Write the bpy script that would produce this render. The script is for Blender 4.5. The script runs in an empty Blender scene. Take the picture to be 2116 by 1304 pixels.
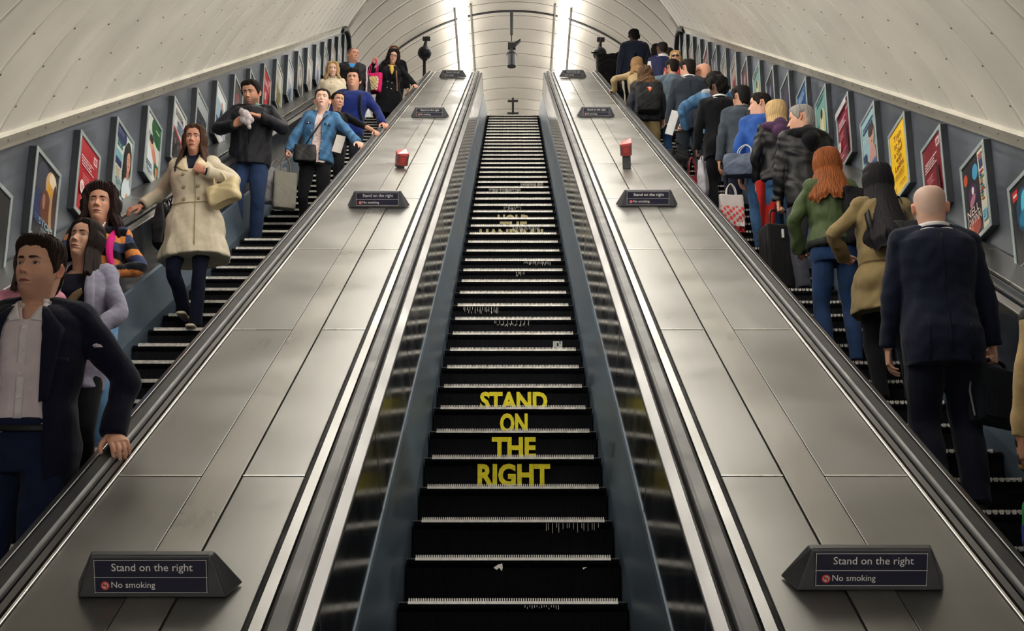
import bpy, bmesh, math, random
import numpy as np
from mathutils import Vector, Matrix
random.seed(7); RNG = np.random.RandomState(7)
SC = bpy.context.scene; COL = SC.collection
PI = math.pi
# ------------------------------------------------------------------ camera, world, exposure
cam = bpy.data.cameras.new('camera'); cam.lens = 50.0; cam.sensor_width = 36.0; cam.sensor_fit = 'HORIZONTAL'
cam.clip_start = 0.05; cam.clip_end = 200
cam_o = bpy.data.objects.new('camera', cam); COL.objects.link(cam_o)
cam_o.location = (0, 0, 1.6); cam_o.rotation_euler = (PI/2 + math.radians(16.474), 0, 0.0007)
SC.camera = cam_o
W = bpy.data.worlds.new('world'); SC.world = W; W.use_nodes = True
W.node_tree.nodes['Background'].inputs[0].default_value = (0.50, 0.66, 1.0, 1)
W.node_tree.nodes['Background'].inputs[1].default_value = 0.42
SC.view_settings.view_transform = 'Standard'; SC.view_settings.look = 'None'
SC.view_settings.exposure = 0.0; SC.view_settings.gamma = 1.0; SC.view_settings.use_curve_mapping = False
LAMP = 13.6                                      # radiance of the fluorescent diffusers
# ------------------------------------------------------------------ the slope: x across, t along the incline, h square to it above the step noses
C30, S30 = math.cos(PI/6), 0.5
HN = 2.624
def S(x, t, h):
    n = HN - h
    return Vector((x, t*C30 + n*S30, 1.6 + t*S30 - n*C30))
E_T = Vector((0, C30, S30)); E_H = Vector((0, -S30, C30))
N0Y, N0Z, RUN, RISE = 6.219, 2.161, 0.40617, 0.2345
PHASE = {'C': 0.0, 'L': -0.73, 'R': 0.22}
XC = {'C': 0.0, 'L': -2.276, 'R': 2.276}
TOPZ = 12.95
def nose(k, e):
    return N0Y + (k + PHASE[e])*RUN, N0Z + (k + PHASE[e])*RISE
def t_of_Y(Y, h=0.0): return (Y - (HN - h)*S30)/C30
# ------------------------------------------------------------------ materials
MATS = {}
def _new(name):
    m = bpy.data.materials.new(name); m.use_nodes = True
    b = m.node_tree.nodes['Principled BSDF']; MATS[name] = m
    return m, m.node_tree.nodes, m.node_tree.links, b
def mat(name, col, rough=0.5, metal=0.0, var=0.12, scale=(8, 8, 8), rvar=0.1, bump=0.0, bscale=60, coat=0.0, spec=0.5, emit=None, sheen=0.0):
    m, N, L, b = _new(name)
    b.inputs['Roughness'].default_value = rough; b.inputs['Metallic'].default_value = metal
    b.inputs['Specular IOR Level'].default_value = spec
    b.inputs['Coat Weight'].default_value = coat; b.inputs['Coat Roughness'].default_value = 0.12
    b.inputs['Sheen Weight'].default_value = sheen
    tc = N.new('ShaderNodeTexCoord'); mp = N.new('ShaderNodeMapping'); L.new(tc.outputs['Object'], mp.inputs[0])
    mp.inputs['Scale'].default_value = scale
    nz = N.new('ShaderNodeTexNoise'); nz.inputs['Scale'].default_value = 1.0; nz.inputs['Detail'].default_value = 5
    L.new(mp.outputs[0], nz.inputs['Vector'])
    rp = N.new('ShaderNodeValToRGB'); L.new(nz.outputs['Fac'], rp.inputs[0])
    rp.color_ramp.elements[0].position = 0.3; rp.color_ramp.elements[1].position = 0.7
    rp.color_ramp.elements[0].color = (*[c*(1-var) for c in col], 1); rp.color_ramp.elements[1].color = (*[min(1, c*(1+var)) for c in col], 1)
    L.new(rp.outputs[0], b.inputs['Base Color'])
    mr = N.new('ShaderNodeMapRange'); L.new(nz.outputs['Fac'], mr.inputs[0])
    mr.inputs[1].default_value = 0.3; mr.inputs[2].default_value = 0.7
    mr.inputs[3].default_value = max(0.03, rough - rvar); mr.inputs[4].default_value = min(1, rough + rvar)
    L.new(mr.outputs[0], b.inputs['Roughness'])
    if bump:
        n2 = N.new('ShaderNodeTexNoise'); n2.inputs['Scale'].default_value = bscale; n2.inputs['Detail'].default_value = 3
        L.new(tc.outputs['Object'], n2.inputs['Vector'])
        bp = N.new('ShaderNodeBump'); bp.inputs['Strength'].default_value = bump; bp.inputs['Distance'].default_value = 0.01
        L.new(n2.outputs['Fac'], bp.inputs['Height']); L.new(bp.outputs[0], b.inputs['Normal'])
    if emit:
        b.inputs['Emission Color'].default_value = (*emit[0], 1); b.inputs['Emission Strength'].default_value = emit[1]
    return m
def flat(name, col, rough=0.5, metal=0.0, coat=0.0):
    return mat(name, col, rough, metal, 0.05, (3, 3, 3), 0.03, coat=coat)
def metal_panel(name, col, rough, metal, cloud=0.16, streak=0.1, bump=0.03):
    """brushed or painted sheet metal: slow clouds, fine streaks along the slope, patchy gloss"""
    m, N, L, b = _new(name)
    b.inputs['Metallic'].default_value = metal
    tc = N.new('ShaderNodeTexCoord')
    rot = N.new('ShaderNodeMapping'); rot.inputs['Rotation'].default_value = (-PI/6, 0, 0); L.new(tc.outputs['Object'], rot.inputs[0])
    c1 = N.new('ShaderNodeTexNoise'); c1.inputs['Scale'].default_value = 1.7; c1.inputs['Detail'].default_value = 4; L.new(rot.outputs[0], c1.inputs['Vector'])
    mp = N.new('ShaderNodeMapping'); mp.inputs['Scale'].default_value = (42, 1.3, 42); L.new(rot.outputs[0], mp.inputs[0])
    c2 = N.new('ShaderNodeTexNoise'); c2.inputs['Scale'].default_value = 1.0; c2.inputs['Detail'].default_value = 6; L.new(mp.outputs[0], c2.inputs['Vector'])
    def mul(src, lo, hi):
        r = N.new('ShaderNodeMapRange'); L.new(src, r.inputs[0]); r.inputs[1].default_value = 0.3; r.inputs[2].default_value = 0.7
        r.inputs[3].default_value = lo; r.inputs[4].default_value = hi; return r.outputs[0]
    v = N.new('ShaderNodeMath'); v.operation = 'MULTIPLY'
    L.new(mul(c1.outputs['Fac'], 1-cloud, 1+cloud), v.inputs[0]); L.new(mul(c2.outputs['Fac'], 1-streak, 1+streak), v.inputs[1])
    mx = N.new('ShaderNodeVectorMath'); mx.operation = 'SCALE'; mx.inputs[0].default_value = col
    L.new(v.outputs[0], mx.inputs['Scale']); L.new(mx.outputs[0], b.inputs['Base Color'])
    rr = N.new('ShaderNodeMath'); rr.operation = 'ADD'; rr.inputs[1].default_value = 0
    L.new(mul(c1.outputs['Fac'], rough-0.08, rough+0.08), rr.inputs[0]); L.new(mul(c2.outputs['Fac'], -0.3*streak, 0.3*streak), rr.inputs[1])
    L.new(rr.outputs[0], b.inputs['Roughness'])
    if bump:
        bp = N.new('ShaderNodeBump'); bp.inputs['Strength'].default_value = bump; bp.inputs['Distance'].default_value = 0.02
        L.new(c1.outputs['Fac'], bp.inputs['Height']); L.new(bp.outputs[0], b.inputs['Normal'])
    return m
def tint_mat(name, rough, rvar=0.08, bump=0.15, bscale=220, sheen=0.0, spec=0.4, coat=0.0, var=0.1, wrinkle=0.0, sss=0.0):
    """takes the garment's, hair's or skin's own colour from the colour attribute 'tint'"""
    m, N, L, b = _new(name)
    b.inputs['Specular IOR Level'].default_value = spec; b.inputs['Sheen Weight'].default_value = sheen
    b.inputs['Coat Weight'].default_value = coat; b.inputs['Coat Roughness'].default_value = 0.25
    if sss:
        b.inputs['Subsurface Weight'].default_value = sss; b.inputs['Subsurface Radius'].default_value = (0.8, 0.3, 0.15); b.inputs['Subsurface Scale'].default_value = 0.008
    at = N.new('ShaderNodeAttribute'); at.attribute_name = 'tint'
    tc = N.new('ShaderNodeTexCoord')
    n1 = N.new('ShaderNodeTexNoise'); n1.inputs['Scale'].default_value = 14; n1.inputs['Detail'].default_value = 6; L.new(tc.outputs['Object'], n1.inputs['Vector'])
    mr = N.new('ShaderNodeMapRange'); L.new(n1.outputs['Fac'], mr.inputs[0]); mr.inputs[1].default_value = 0.3; mr.inputs[2].default_value = 0.7
    mr.inputs[3].default_value = 1-var; mr.inputs[4].default_value = 1+var
    sc = N.new('ShaderNodeVectorMath'); sc.operation = 'SCALE'; L.new(at.outputs['Color'], sc.inputs[0]); L.new(mr.outputs[0], sc.inputs['Scale'])
    L.new(sc.outputs[0], b.inputs['Base Color'])
    m2 = N.new('ShaderNodeMapRange'); L.new(n1.outputs['Fac'], m2.inputs[0]); m2.inputs[3].default_value = rough-rvar; m2.inputs[4].default_value = rough+rvar
    L.new(m2.outputs[0], b.inputs['Roughness'])
    n2 = N.new('ShaderNodeTexNoise'); n2.inputs['Scale'].default_value = bscale; n2.inputs['Detail'].default_value = 2; L.new(tc.outputs['Object'], n2.inputs['Vector'])
    bp = N.new('ShaderNodeBump'); bp.inputs['Strength'].default_value = bump; bp.inputs['Distance'].default_value = 0.004
    L.new(n2.outputs['Fac'], bp.inputs['Height'])
    out = bp
    if wrinkle:
        n3 = N.new('ShaderNodeTexNoise'); n3.inputs['Scale'].default_value = 9; n3.inputs['Detail'].default_value = 3; n3.inputs['Distortion'].default_value = 1.2
        mp = N.new('ShaderNodeMapping'); mp.inputs['Scale'].default_value = (1.6, 1.6, 0.7); L.new(tc.outputs['Object'], mp.inputs[0]); L.new(mp.outputs[0], n3.inputs['Vector'])
        b2 = N.new('ShaderNodeBump'); b2.inputs['Strength'].default_value = wrinkle; b2.inputs['Distance'].default_value = 0.05
        L.new(n3.outputs['Fac'], b2.inputs['Height']); L.new(bp.outputs[0], b2.inputs['Normal']); out = b2
    L.new(out.outputs[0], b.inputs['Normal'])
    return m
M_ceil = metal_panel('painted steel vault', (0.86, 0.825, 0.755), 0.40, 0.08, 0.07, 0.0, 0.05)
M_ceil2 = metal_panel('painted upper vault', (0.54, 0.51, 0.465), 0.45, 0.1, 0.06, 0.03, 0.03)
M_wall = metal_panel('blue grey wall sheet', (0.115, 0.132, 0.168), 0.40, 0.35, 0.38, 0.16, 0.03)
M_trim = metal_panel('vault trim', (0.52, 0.50, 0.44), 0.45, 0.5, 0.12, 0.06)
M_deck = metal_panel('brushed bronze steel deck', (0.222, 0.22, 0.215), 0.36, 0.8, 0.18, 0.03, 0.03)
M_strip = metal_panel('brushed cover strip', (0.265, 0.257, 0.243), 0.34, 0.8, 0.1, 0.04)
M_steel = metal_panel('polished steel trim', (0.17, 0.168, 0.172), 0.36, 0.95, 0.3, 0.08)
M_skirt = metal_panel('skirt sheet', (0.165, 0.225, 0.30), 0.42, 0.75, 0.2, 0.08, 0.05)
M_side = mat('dark polished side panel', (0.05, 0.058, 0.075), 0.16, 0.55, 0.2, (4, 4, 4), 0.05)
M_rail = mat('black rubber', (0.013, 0.015, 0.021), 0.42, 0.0, 0.2, (5, 5, 5), 0.06, spec=0.4)
M_lip = metal_panel('bright joint strip', (0.85, 0.83, 0.78), 0.3, 0.9, 0.1, 0.05)
M_black = mat('matt black', (0.012, 0.012, 0.015), 0.6, 0.0, 0.2)
M_dark = mat('dark gap', (0.008, 0.008, 0.010), 0.8)
M_floor = mat('upper floor', (0.30, 0.28, 0.25), 0.6, 0, 0.2, (3, 3, 3))
M_frame = mat('grey green poster frame', (0.42, 0.49, 0.51), 0.38, 0.4, 0.08)
M_frameside = mat('dark frame side', (0.05, 0.055, 0.065), 0.5, 0.2)
M_bolt = mat('bolt heads', (0.09, 0.085, 0.08), 0.5, 0.7)
M_nose = mat('worn step edge', (0.80, 0.77, 0.72), 0.38, 0.35, 0.25, (30, 30, 30), 0.1)
M_sign = mat('sign housing grey', (0.075, 0.078, 0.088), 0.42, 0.5, 0.15, (10, 10, 10))
M_signblue = flat('sign deep blue', (0.006, 0.007, 0.03), 0.35, 0, 0.15)
M_white = flat('white lettering', (0.78, 0.78, 0.76), 0.5)
M_red = flat('sign red', (0.62, 0.05, 0.04), 0.45)
M_yellow = mat('worn yellow lettering', (0.98, 0.78, 0.012), 0.6, 0, 0.14, (40, 40, 40))
M_paley = mat('faded lettering', (0.36, 0.32, 0.16), 0.7, 0, 0.3, (60, 60, 60))
M_lamp2 = mat('bottom landing lamp diffuser', (0.9, 0.9, 0.86), 0.4, emit=((1.0, 0.94, 0.82), LAMP*2.3))
M_lamp = mat('lamp diffuser', (0.9, 0.9, 0.86), 0.4, emit=((1.0, 0.95, 0.855), LAMP))
def riser_mat():
    m, N, L, b = _new('black ribbed riser')
    tc = N.new('ShaderNodeTexCoord'); sx = N.new('ShaderNodeSeparateXYZ'); L.new(tc.outputs['Object'], sx.inputs[0])
    w = N.new('ShaderNodeMath'); w.operation = 'MULTIPLY'; w.inputs[1].default_value = 2*PI/0.0103; L.new(sx.outputs[0], w.inputs[0])
    s = N.new('ShaderNodeMath'); s.operation = 'SINE'; L.new(w.outputs[0], s.inputs[0])
    nz = N.new('ShaderNodeTexNoise'); nz.inputs['Scale'].default_value = 6; nz.inputs['Detail'].default_value = 5; L.new(tc.outputs['Object'], nz.inputs['Vector'])
    rp = N.new('ShaderNodeValToRGB'); L.new(nz.outputs['Fac'], rp.inputs[0])
    rp.color_ramp.elements[0].color = (0.0025, 0.0025, 0.0045, 1); rp.color_ramp.elements[1].color = (0.006, 0.006, 0.009, 1)
    L.new(rp.outputs[0], b.inputs['Base Color'])
    b.inputs['Roughness'].default_value = 0.55; b.inputs['Specular IOR Level'].default_value = 0.12
    bp = N.new('ShaderNodeBump'); bp.inputs['Strength'].default_value = 0.35; bp.inputs['Distance'].default_value = 0.004
    L.new(s.outputs[0], bp.inputs['Height']); L.new(bp.outputs[0], b.inputs['Normal'])
    return m
M_riser = riser_mat()
# ------------------------------------------------------------------ mesh helpers
def tag(o, label=None, cat=None, group=None, kind=None):
    if label: o['label'] = label
    if cat: o['category'] = cat
    if group: o['group'] = group
    if kind: o['kind'] = kind
    return o
def empty(name, loc, label, cat, group=None, rot=None):
    o = bpy.data.objects.new(name, None); o.empty_display_size = 0.1; COL.objects.link(o); o.location = loc
    if rot is not None: o.rotation_euler = rot
    return tag(o, label, cat, group)
class MB:
    def __init__(s): s.v = []; s.f = []; s.m = []; s.sm = []
    def add(s, vs, fs, mi=0, smooth=False):
        b = len(s.v); s.v += [tuple(v) for v in vs]
        for f in fs: s.f.append([b+i for i in f]); s.m.append(mi); s.sm.append(smooth)
    def box(s, lo, hi, mi=0, M=None):
        vs = [Vector((x, y, z)) for x in (lo[0], hi[0]) for y in (lo[1], hi[1]) for z in (lo[2], hi[2])]
        if M is not None: vs = [M @ v for v in vs]
        s.add(vs, [(0,1,3,2),(4,6,7,5),(0,4,5,1),(2,3,7,6),(0,2,6,4),(1,5,7,3)], mi)
    def slope_box(s, x0, x1, t0, t1, h0, h1, mi=0):
        vs = [S(x, t, h) for x in (x0, x1) for t in (t0, t1) for h in (h0, h1)]
        s.add(vs, [(0,1,3,2),(4,6,7,5),(0,4,5,1),(2,3,7,6),(0,2,6,4),(1,5,7,3)], mi)
    def sweep(s, prof, ts, mi=0, closed=False, smooth=False, f=S, caps=True):
        n = len(prof); vs = [f(x, t, h) for t in ts for (x, h) in prof]; fs = []
        for i in range(len(ts)-1):
            for j in range(n if closed else n-1):
                k = (j+1) % n
                fs.append((i*n+j, i*n+k, (i+1)*n+k, (i+1)*n+j))
        s.add(vs, fs, mi, smooth)
        if closed and caps: s.add(vs[:n], [list(range(n))[::-1]], mi); s.add(vs[-n:], [list(range(n))], mi)
    def tube(s, pts, r, n=10, mi=0, cap=True, smooth=True):
        pts = [Vector(p) for p in pts]; rs = r if isinstance(r, (list, tuple)) else [r]*len(pts)
        vs = []; up = None
        for i, p in enumerate(pts):
            d = (pts[min(i+1, len(pts)-1)] - pts[max(i-1, 0)]).normalized()
            if up is None: up = d.orthogonal().normalized()
            up = (up - d*up.dot(d)).normalized(); w = d.cross(up)
            for j in range(n):
                a = 2*PI*j/n; vs.append(p + (up*math.cos(a) + w*math.sin(a))*rs[i])
        fs = [(i*n+j, i*n+(j+1) % n, (i+1)*n+(j+1) % n, (i+1)*n+j) for i in range(len(pts)-1) for j in range(n)]
        s.add(vs, fs, mi, smooth)
        if cap: s.add(vs[:n], [list(range(n))[::-1]], mi); s.add(vs[-n:], [list(range(n))], mi)
    def ball(s, c, r, mi=0, n=14, sc=(1, 1, 1)):
        c = Vector(c); vs = []; m = n//2
        for i in range(m+1):
            a = PI*i/m
            for j in range(n):
                b = 2*PI*j/n; vs.append(c + Vector((r*sc[0]*math.sin(a)*math.cos(b), r*sc[1]*math.sin(a)*math.sin(b), r*sc[2]*math.cos(a))))
        s.add(vs, [(i*n+j, (i+1)*n+j, (i+1)*n+(j+1) % n, i*n+(j+1) % n) for i in range(m) for j in range(n)], mi, True)
    def build(s, name, mats, parent=None, origin=None, bevel=0.0):
        me = bpy.data.meshes.new(name)
        o3 = Vector(origin) if origin is not None else Vector((0, 0, 0))
        me.from_pydata([tuple(Vector(v)-o3) for v in s.v], [], s.f)
        for m in (mats if isinstance(mats, (list, tuple)) else [mats]): me.materials.append(m)
        me.polygons.foreach_set('material_index', s.m); me.polygons.foreach_set('use_smooth', s.sm)
        me.validate(); me.update()
        return link(name, me, parent, o3, bevel)
def link(name, me, parent=None, loc=(0, 0, 0), bevel=0.0):
    o = bpy.data.objects.new(name, me); COL.objects.link(o); o.location = loc
    if parent is not None: o.parent = parent
    if bevel:
        b = o.modifiers.new('bevel', 'BEVEL'); b.width = bevel; b.segments = 2; b.limit_method = 'ANGLE'
    return o
def text_mesh(txt, size, bold=0.0, align='CENTER', extrude=0.0, sx=1.0, space=1.0):
    """glyph outlines as (verts, faces), in the xy plane, origin on the baseline"""
    cu = bpy.data.curves.new('glyphs', 'FONT'); cu.body = txt; cu.size = size; cu.offset = bold; cu.align_x = align
    cu.space_character = space; cu.extrude = extrude; cu.resolution_u = 3
    o = bpy.data.objects.new('glyphs', cu); COL.objects.link(o)
    dg = bpy.context.evaluated_depsgraph_get(); me = bpy.data.meshes.new_from_object(o.evaluated_get(dg))
    vs = [Vector((v.co.x*sx, v.co.y, v.co.z)) for v in me.vertices]; fs = [list(p.vertices) for p in me.polygons]
    bpy.data.objects.remove(o); bpy.data.curves.remove(cu); bpy.data.meshes.remove(me)
    return vs, fs
# ------------------------------------------------------------------ the tunnel
RV, HCV = 3.89, -0.45                              # vault radius, height of its axis
AXZ = 13.2; AXY = N0Y + (AXZ - N0Z - HCV/C30)/0.57735
LOWZ = -0.25; LOWY = N0Y + (LOWZ - N0Z - HCV/C30)/0.57735
TAN15 = math.tan(PI/12)
def incl_pt(phi, Y0):                              # ray up the slope at angle phi; Y0 wanted Y of the ring plane measured on the axis
    return RV*math.sin(phi), HCV + RV*math.cos(phi)
def vault_inclined(name):
    mb = MB(); na = 44; amax = math.radians(58.6)
    phis = [-amax + 2*amax*i/na for i in range(na+1)]
    def ring(tax, rr):
        return [S(rr*math.sin(p), tax, HCV + rr*math.cos(p)) for p in phis]
    def clampmit(v, p, rr):                        # trim against both mitre planes
        dt = E_T
        for (my, mz, sgn) in ((AXY, AXZ, 1), (LOWY, LOWZ, -1)):
            n = Vector((0, math.cos(PI/12), math.sin(PI/12))); d = (v - Vector((0, my, mz))).dot(n)
            if d*sgn > 0: v = v - dt*(d/dt.dot(n))
        return v
    t = 1.2; rows = []
    w = 0.775; t0 = 9.86 - 12*w
    for i in range(42):
        a = t0 + i*w
        for (tt, rr) in ((a, RV+0.014), (a+0.015, RV+0.014), (a+0.017, RV), (a+0.05, RV-0.002), (a+w*0.5, RV-0.006), (a+w-0.05, RV-0.002), (a+w-0.006, RV), (a+w-0.001, RV+0.014)):
            rows.append([clampmit(v, 0, rr) for v in ring(tt, rr)])
    n = na+1; vs = [v for r in rows for v in r]
    fs = []; 
    for i in range(len(rows)-1):
        gap = (i % 8) in (0, 7)
        for j in range(na): fs.append((i*n+j, i*n+j+1, (i+1)*n+j+1, (i+1)*n+j))
    mb.add(vs, fs, 0, False)
    for i in range(len(rows)-1):
        if (i % 8) in (0, 7):
            for j in range(na): mb.m[i*na+j] = 1
        else:
            for j in range(na): mb.sm[i*na+j] = True
    # bolt heads beside each joint
    for i in range(2, 40):
        tt = t0 + i*w
        for side in (-1, 1):
            for p in np.radians(np.arange(17, 58, 4.7)):
                for dt in (0.035,):
                    c = S(side*(RV-0.004)*math.sin(p), tt+dt, HCV + (RV-0.004)*math.cos(p))
                    if c.y > AXY - 1.2 or c.y < 2.5: continue
                    nrm = (S(0, tt+dt, HCV) - c).normalized(); u = E_T; q = nrm.cross(u)
                    vs = [c + (u*math.cos(a)+q*math.sin(a))*0.011 for a in np.arange(6)*PI/3] + [c + nrm*0.006]
                    mb.add(vs, [(k, (k+1) % 6, 6) for k in range(6)], 2)
    o = mb.build(name, [M_ceil, M_dark, M_bolt]); tag(o, kind='structure'); return o
def vault_level(name, axz, ayy, y_far, m, w, sgn, full):
    mb = MB(); na = 48; amax = math.radians(full); phis = [-amax + 2*amax*i/na for i in range(na+1)]
    rows = []; y = 0
    nrows = int(abs(y_far - ayy)/w) + 3
    for i in range(nrows):
        a = ayy - sgn*1.3 + sgn*i*w
        for (dy, rr) in ((0, RV+0.012), (0.006, RV+0.012), (0.007, RV), (0.06, RV), (w*0.5, RV), (w-0.06, RV), (w-0.007, RV), (w-0.006, RV+0.012)):
            r = []
            for p in phis:
                v = Vector((rr*math.sin(p), a + sgn*dy, axz + rr*math.cos(p)))
                n = Vector((0, math.cos(PI/12), math.sin(PI/12))); d = (v - Vector((0, ayy, axz))).dot(n)
                if d*sgn < 0: v.y -= d/n.y
                r.append(v)
            rows.append(r)
    n = na+1; mb.add([v for r in rows for v in r], [(i*n+j, i*n+j+1, (i+1)*n+j+1, (i+1)*n+j) for i in range(len(rows)-1) for j in range(na)], 0, True)
    for i in range(len(rows)-1):
        if (i % 8) in (0, 1, 6, 7):
            for j in range(na): mb.m[i*na+j] = 1; mb.sm[i*na+j] = False
    o = mb.build(name, [m, M_dark]); tag(o, kind='structure'); return o
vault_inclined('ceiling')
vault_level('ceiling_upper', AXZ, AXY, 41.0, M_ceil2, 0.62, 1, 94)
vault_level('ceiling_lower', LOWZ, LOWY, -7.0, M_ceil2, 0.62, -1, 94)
# a dark expansion joint hoop in the upper vault
mb = MB(); yj = 28.44
for (p0, p1) in [(a, a+3) for a in range(-78, 78, 3)]:
    vs = [Vector((r*math.sin(math.radians(p)), y, AXZ + r*math.cos(math.radians(p)))) for p in (p0, p1) for r in (RV-0.02, RV+0.02) for y in (yj-0.03, yj+0.03)]
    mb.add(vs, [(0,1,3,2),(4,6,7,5),(0,4,5,1),(2,3,7,6),(0,2,6,4),(1,5,7,3)], 0)
tag(mb.build('ceiling_joint', M_black), kind='structure')
mb = MB(); mb.box((-3.89, 25.1, TOPZ-0.3), (3.89, 41, TOPZ)); tag(mb.build('floor_upper', M_floor), kind='structure')
mb = MB(); mb.box((-3.8, -7, -0.3), (3.8, 2.2, 0)); tag(mb.build('floor_lower', M_floor), kind='structure')
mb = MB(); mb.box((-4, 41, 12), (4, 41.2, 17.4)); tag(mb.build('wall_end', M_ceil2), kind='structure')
WX = 3.35; T_END = 28.7
for s, nm in ((-1, 'left'), (1, 'right')):
    mb = MB(); mb.sweep([(s*WX, 0.55), (s*WX, 1.56), (s*(WX+0.12), 1.56), (s*(WX+0.12), 0.55)], [1.0, T_END], closed=True)
    tag(mb.build('wall_'+nm, M_wall), kind='structure')
    mb = MB(); mb.sweep([(s*(WX-0.045), 1.515), (s*(WX-0.055), 1.54), (s*(WX-0.09), 1.605), (s*(WX-0.06), 1.64), (s*(WX+0.05), 1.6), (s*(WX+0.05), 1.515)], [1.0] + [1.0 + 2.3*i for i in range(1, 12)] + [T_END], closed=True)
    for i in range(60):                            # bolts along the trim
        t = 5.0 + i*0.385
        c = S(s*(WX-0.0735), t, 1.573); d1 = E_T*0.011; nn = Vector((-s, 0, 0)) + E_H*0.5; nn.normalize(); d2 = nn.cross(E_T)*0.011
        mb.add([c + d1*math.cos(a) + d2*math.sin(a) for a in np.arange(6)*PI/3] + [c + nn*0.007], [(k, (k+1) % 6, 6) for k in range(6)], 1)
    tag(mb.build('trim_1' if s < 0 else 'trim_2', [M_trim, M_bolt]), kind='structure')
    # dark end post that bends down from the trim at the top of the wall
    mb = MB(); pts = [S(s*(WX-0.06), T_END-0.9, 1.57), S(s*(WX-0.06), T_END-0.35, 1.57), S(s*(WX-0.07), T_END-0.1, 1.53), S(s*(WX-0.08), T_END+0.05, 1.42), S(s*(WX-0.08), T_END+0.12, 1.2), S(s*(WX-0.08), T_END+0.2, 0.55)]
    mb.tube(pts, 0.06, 8); tag(mb.build('trim_3' if s < 0 else 'trim_4', M_black), kind='structure')
# ------------------------------------------------------------------ escalators
T_B, T0 = 27.85, 1.6
def P(x, t, h):                                    # longitudinal sections: up the slope, then level over the top landing
    if t <= T_B: 
        dt = (h - 0.787)*TAN15 if t == T_B else 0
        return S(x, t + dt, h)
    return S(x, T_B + (h - 0.787)*TAN15, h) + Vector((0, t - T_B, 0))
TS = [T0, T_B, T_B + 1.3]
def prof_sweep(name, prof, m, parent, bevel=0, ts=TS, smooth=False):
    mb = MB(); mb.sweep(prof, ts, closed=True, f=P, smooth=smooth); return mb.build(name, m, parent, bevel=bevel)
def box_prof(x0, x1, h0, h1): return [(x0, h0), (x1, h0), (x1, h1), (x0, h1)]
def step_mesh():
    mb = MB(); w = 0.492
    prof = [(0.012, -0.004), (0.0, -0.012), (0.004, -0.03), (0.02, -0.05), (0.022, -0.12), (0.012, -RISE-0.012), (0.05, -RISE-0.03), (RUN+0.02, -0.03), (RUN+0.02, -0.004)]
    n = len(prof); vs = [(x, y, z) for x in (-w, w) for y, z in prof]
    mb.add(vs, [(j, (j+1) % n, n+(j+1) % n, n+j) for j in range(n)] + [list(range(n)), list(range(n, 2*n))[::-1]])
    return mb
def edge_mesh(kind):
    mb = MB()
    if kind == 'strip':
        mb.box((-0.452, -0.006, -0.017), (0.452, 0.014, -0.005))
        for i in range(88):
            x = -0.447 + i*0.01028; mb.box((x-0.0024, -0.005, -0.005), (x+0.0024, 0.05, 0.008))
    else:
        for i in range(28):
            x = -0.43 + i*0.0318
            mb.box((x-0.0095, -0.004, -0.014), (x-0.004, 0.03, 0.007)); mb.box((x+0.004, -0.004, -0.014), (x+0.0095, 0.03, 0.007)); mb.box((x-0.0095, -0.004, -0.016), (x+0.0095, 0.01, -0.009))
    return mb
RISER_TEXT = {4: ('RIGHT', M_yellow, 0.405), 5: ('THE', M_yellow, 0.26), 6: ('ON', M_yellow, 0.172), 7: ('STAND', M_yellow, 0.44),
              20: ('HANDRAIL', M_paley, 0.73), 21: ('THE', M_paley, 0.30), 22: ('HOLD', M_paley, 0.36)}
def word_on_riser(word, m, width, step, top=0.04):
    vs, fs = text_mesh(word, 0.17, bold=0.007)
    x0 = min(v.x for v in vs); x1 = max(v.x for v in vs); y1 = max(v.y for v in vs); y0 = min(v.y for v in vs)
    kx = width/(x1-x0); kz = 0.128/(y1-y0)
    mb = MB(); mb.add([((v.x-(x0+x1)/2)*kx + 0.005, 0.008 + (0.002 if False else 0), (v.y-y1)*kz - top) for v in vs], fs)
    return mb.build('lettering', m, step)
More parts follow.
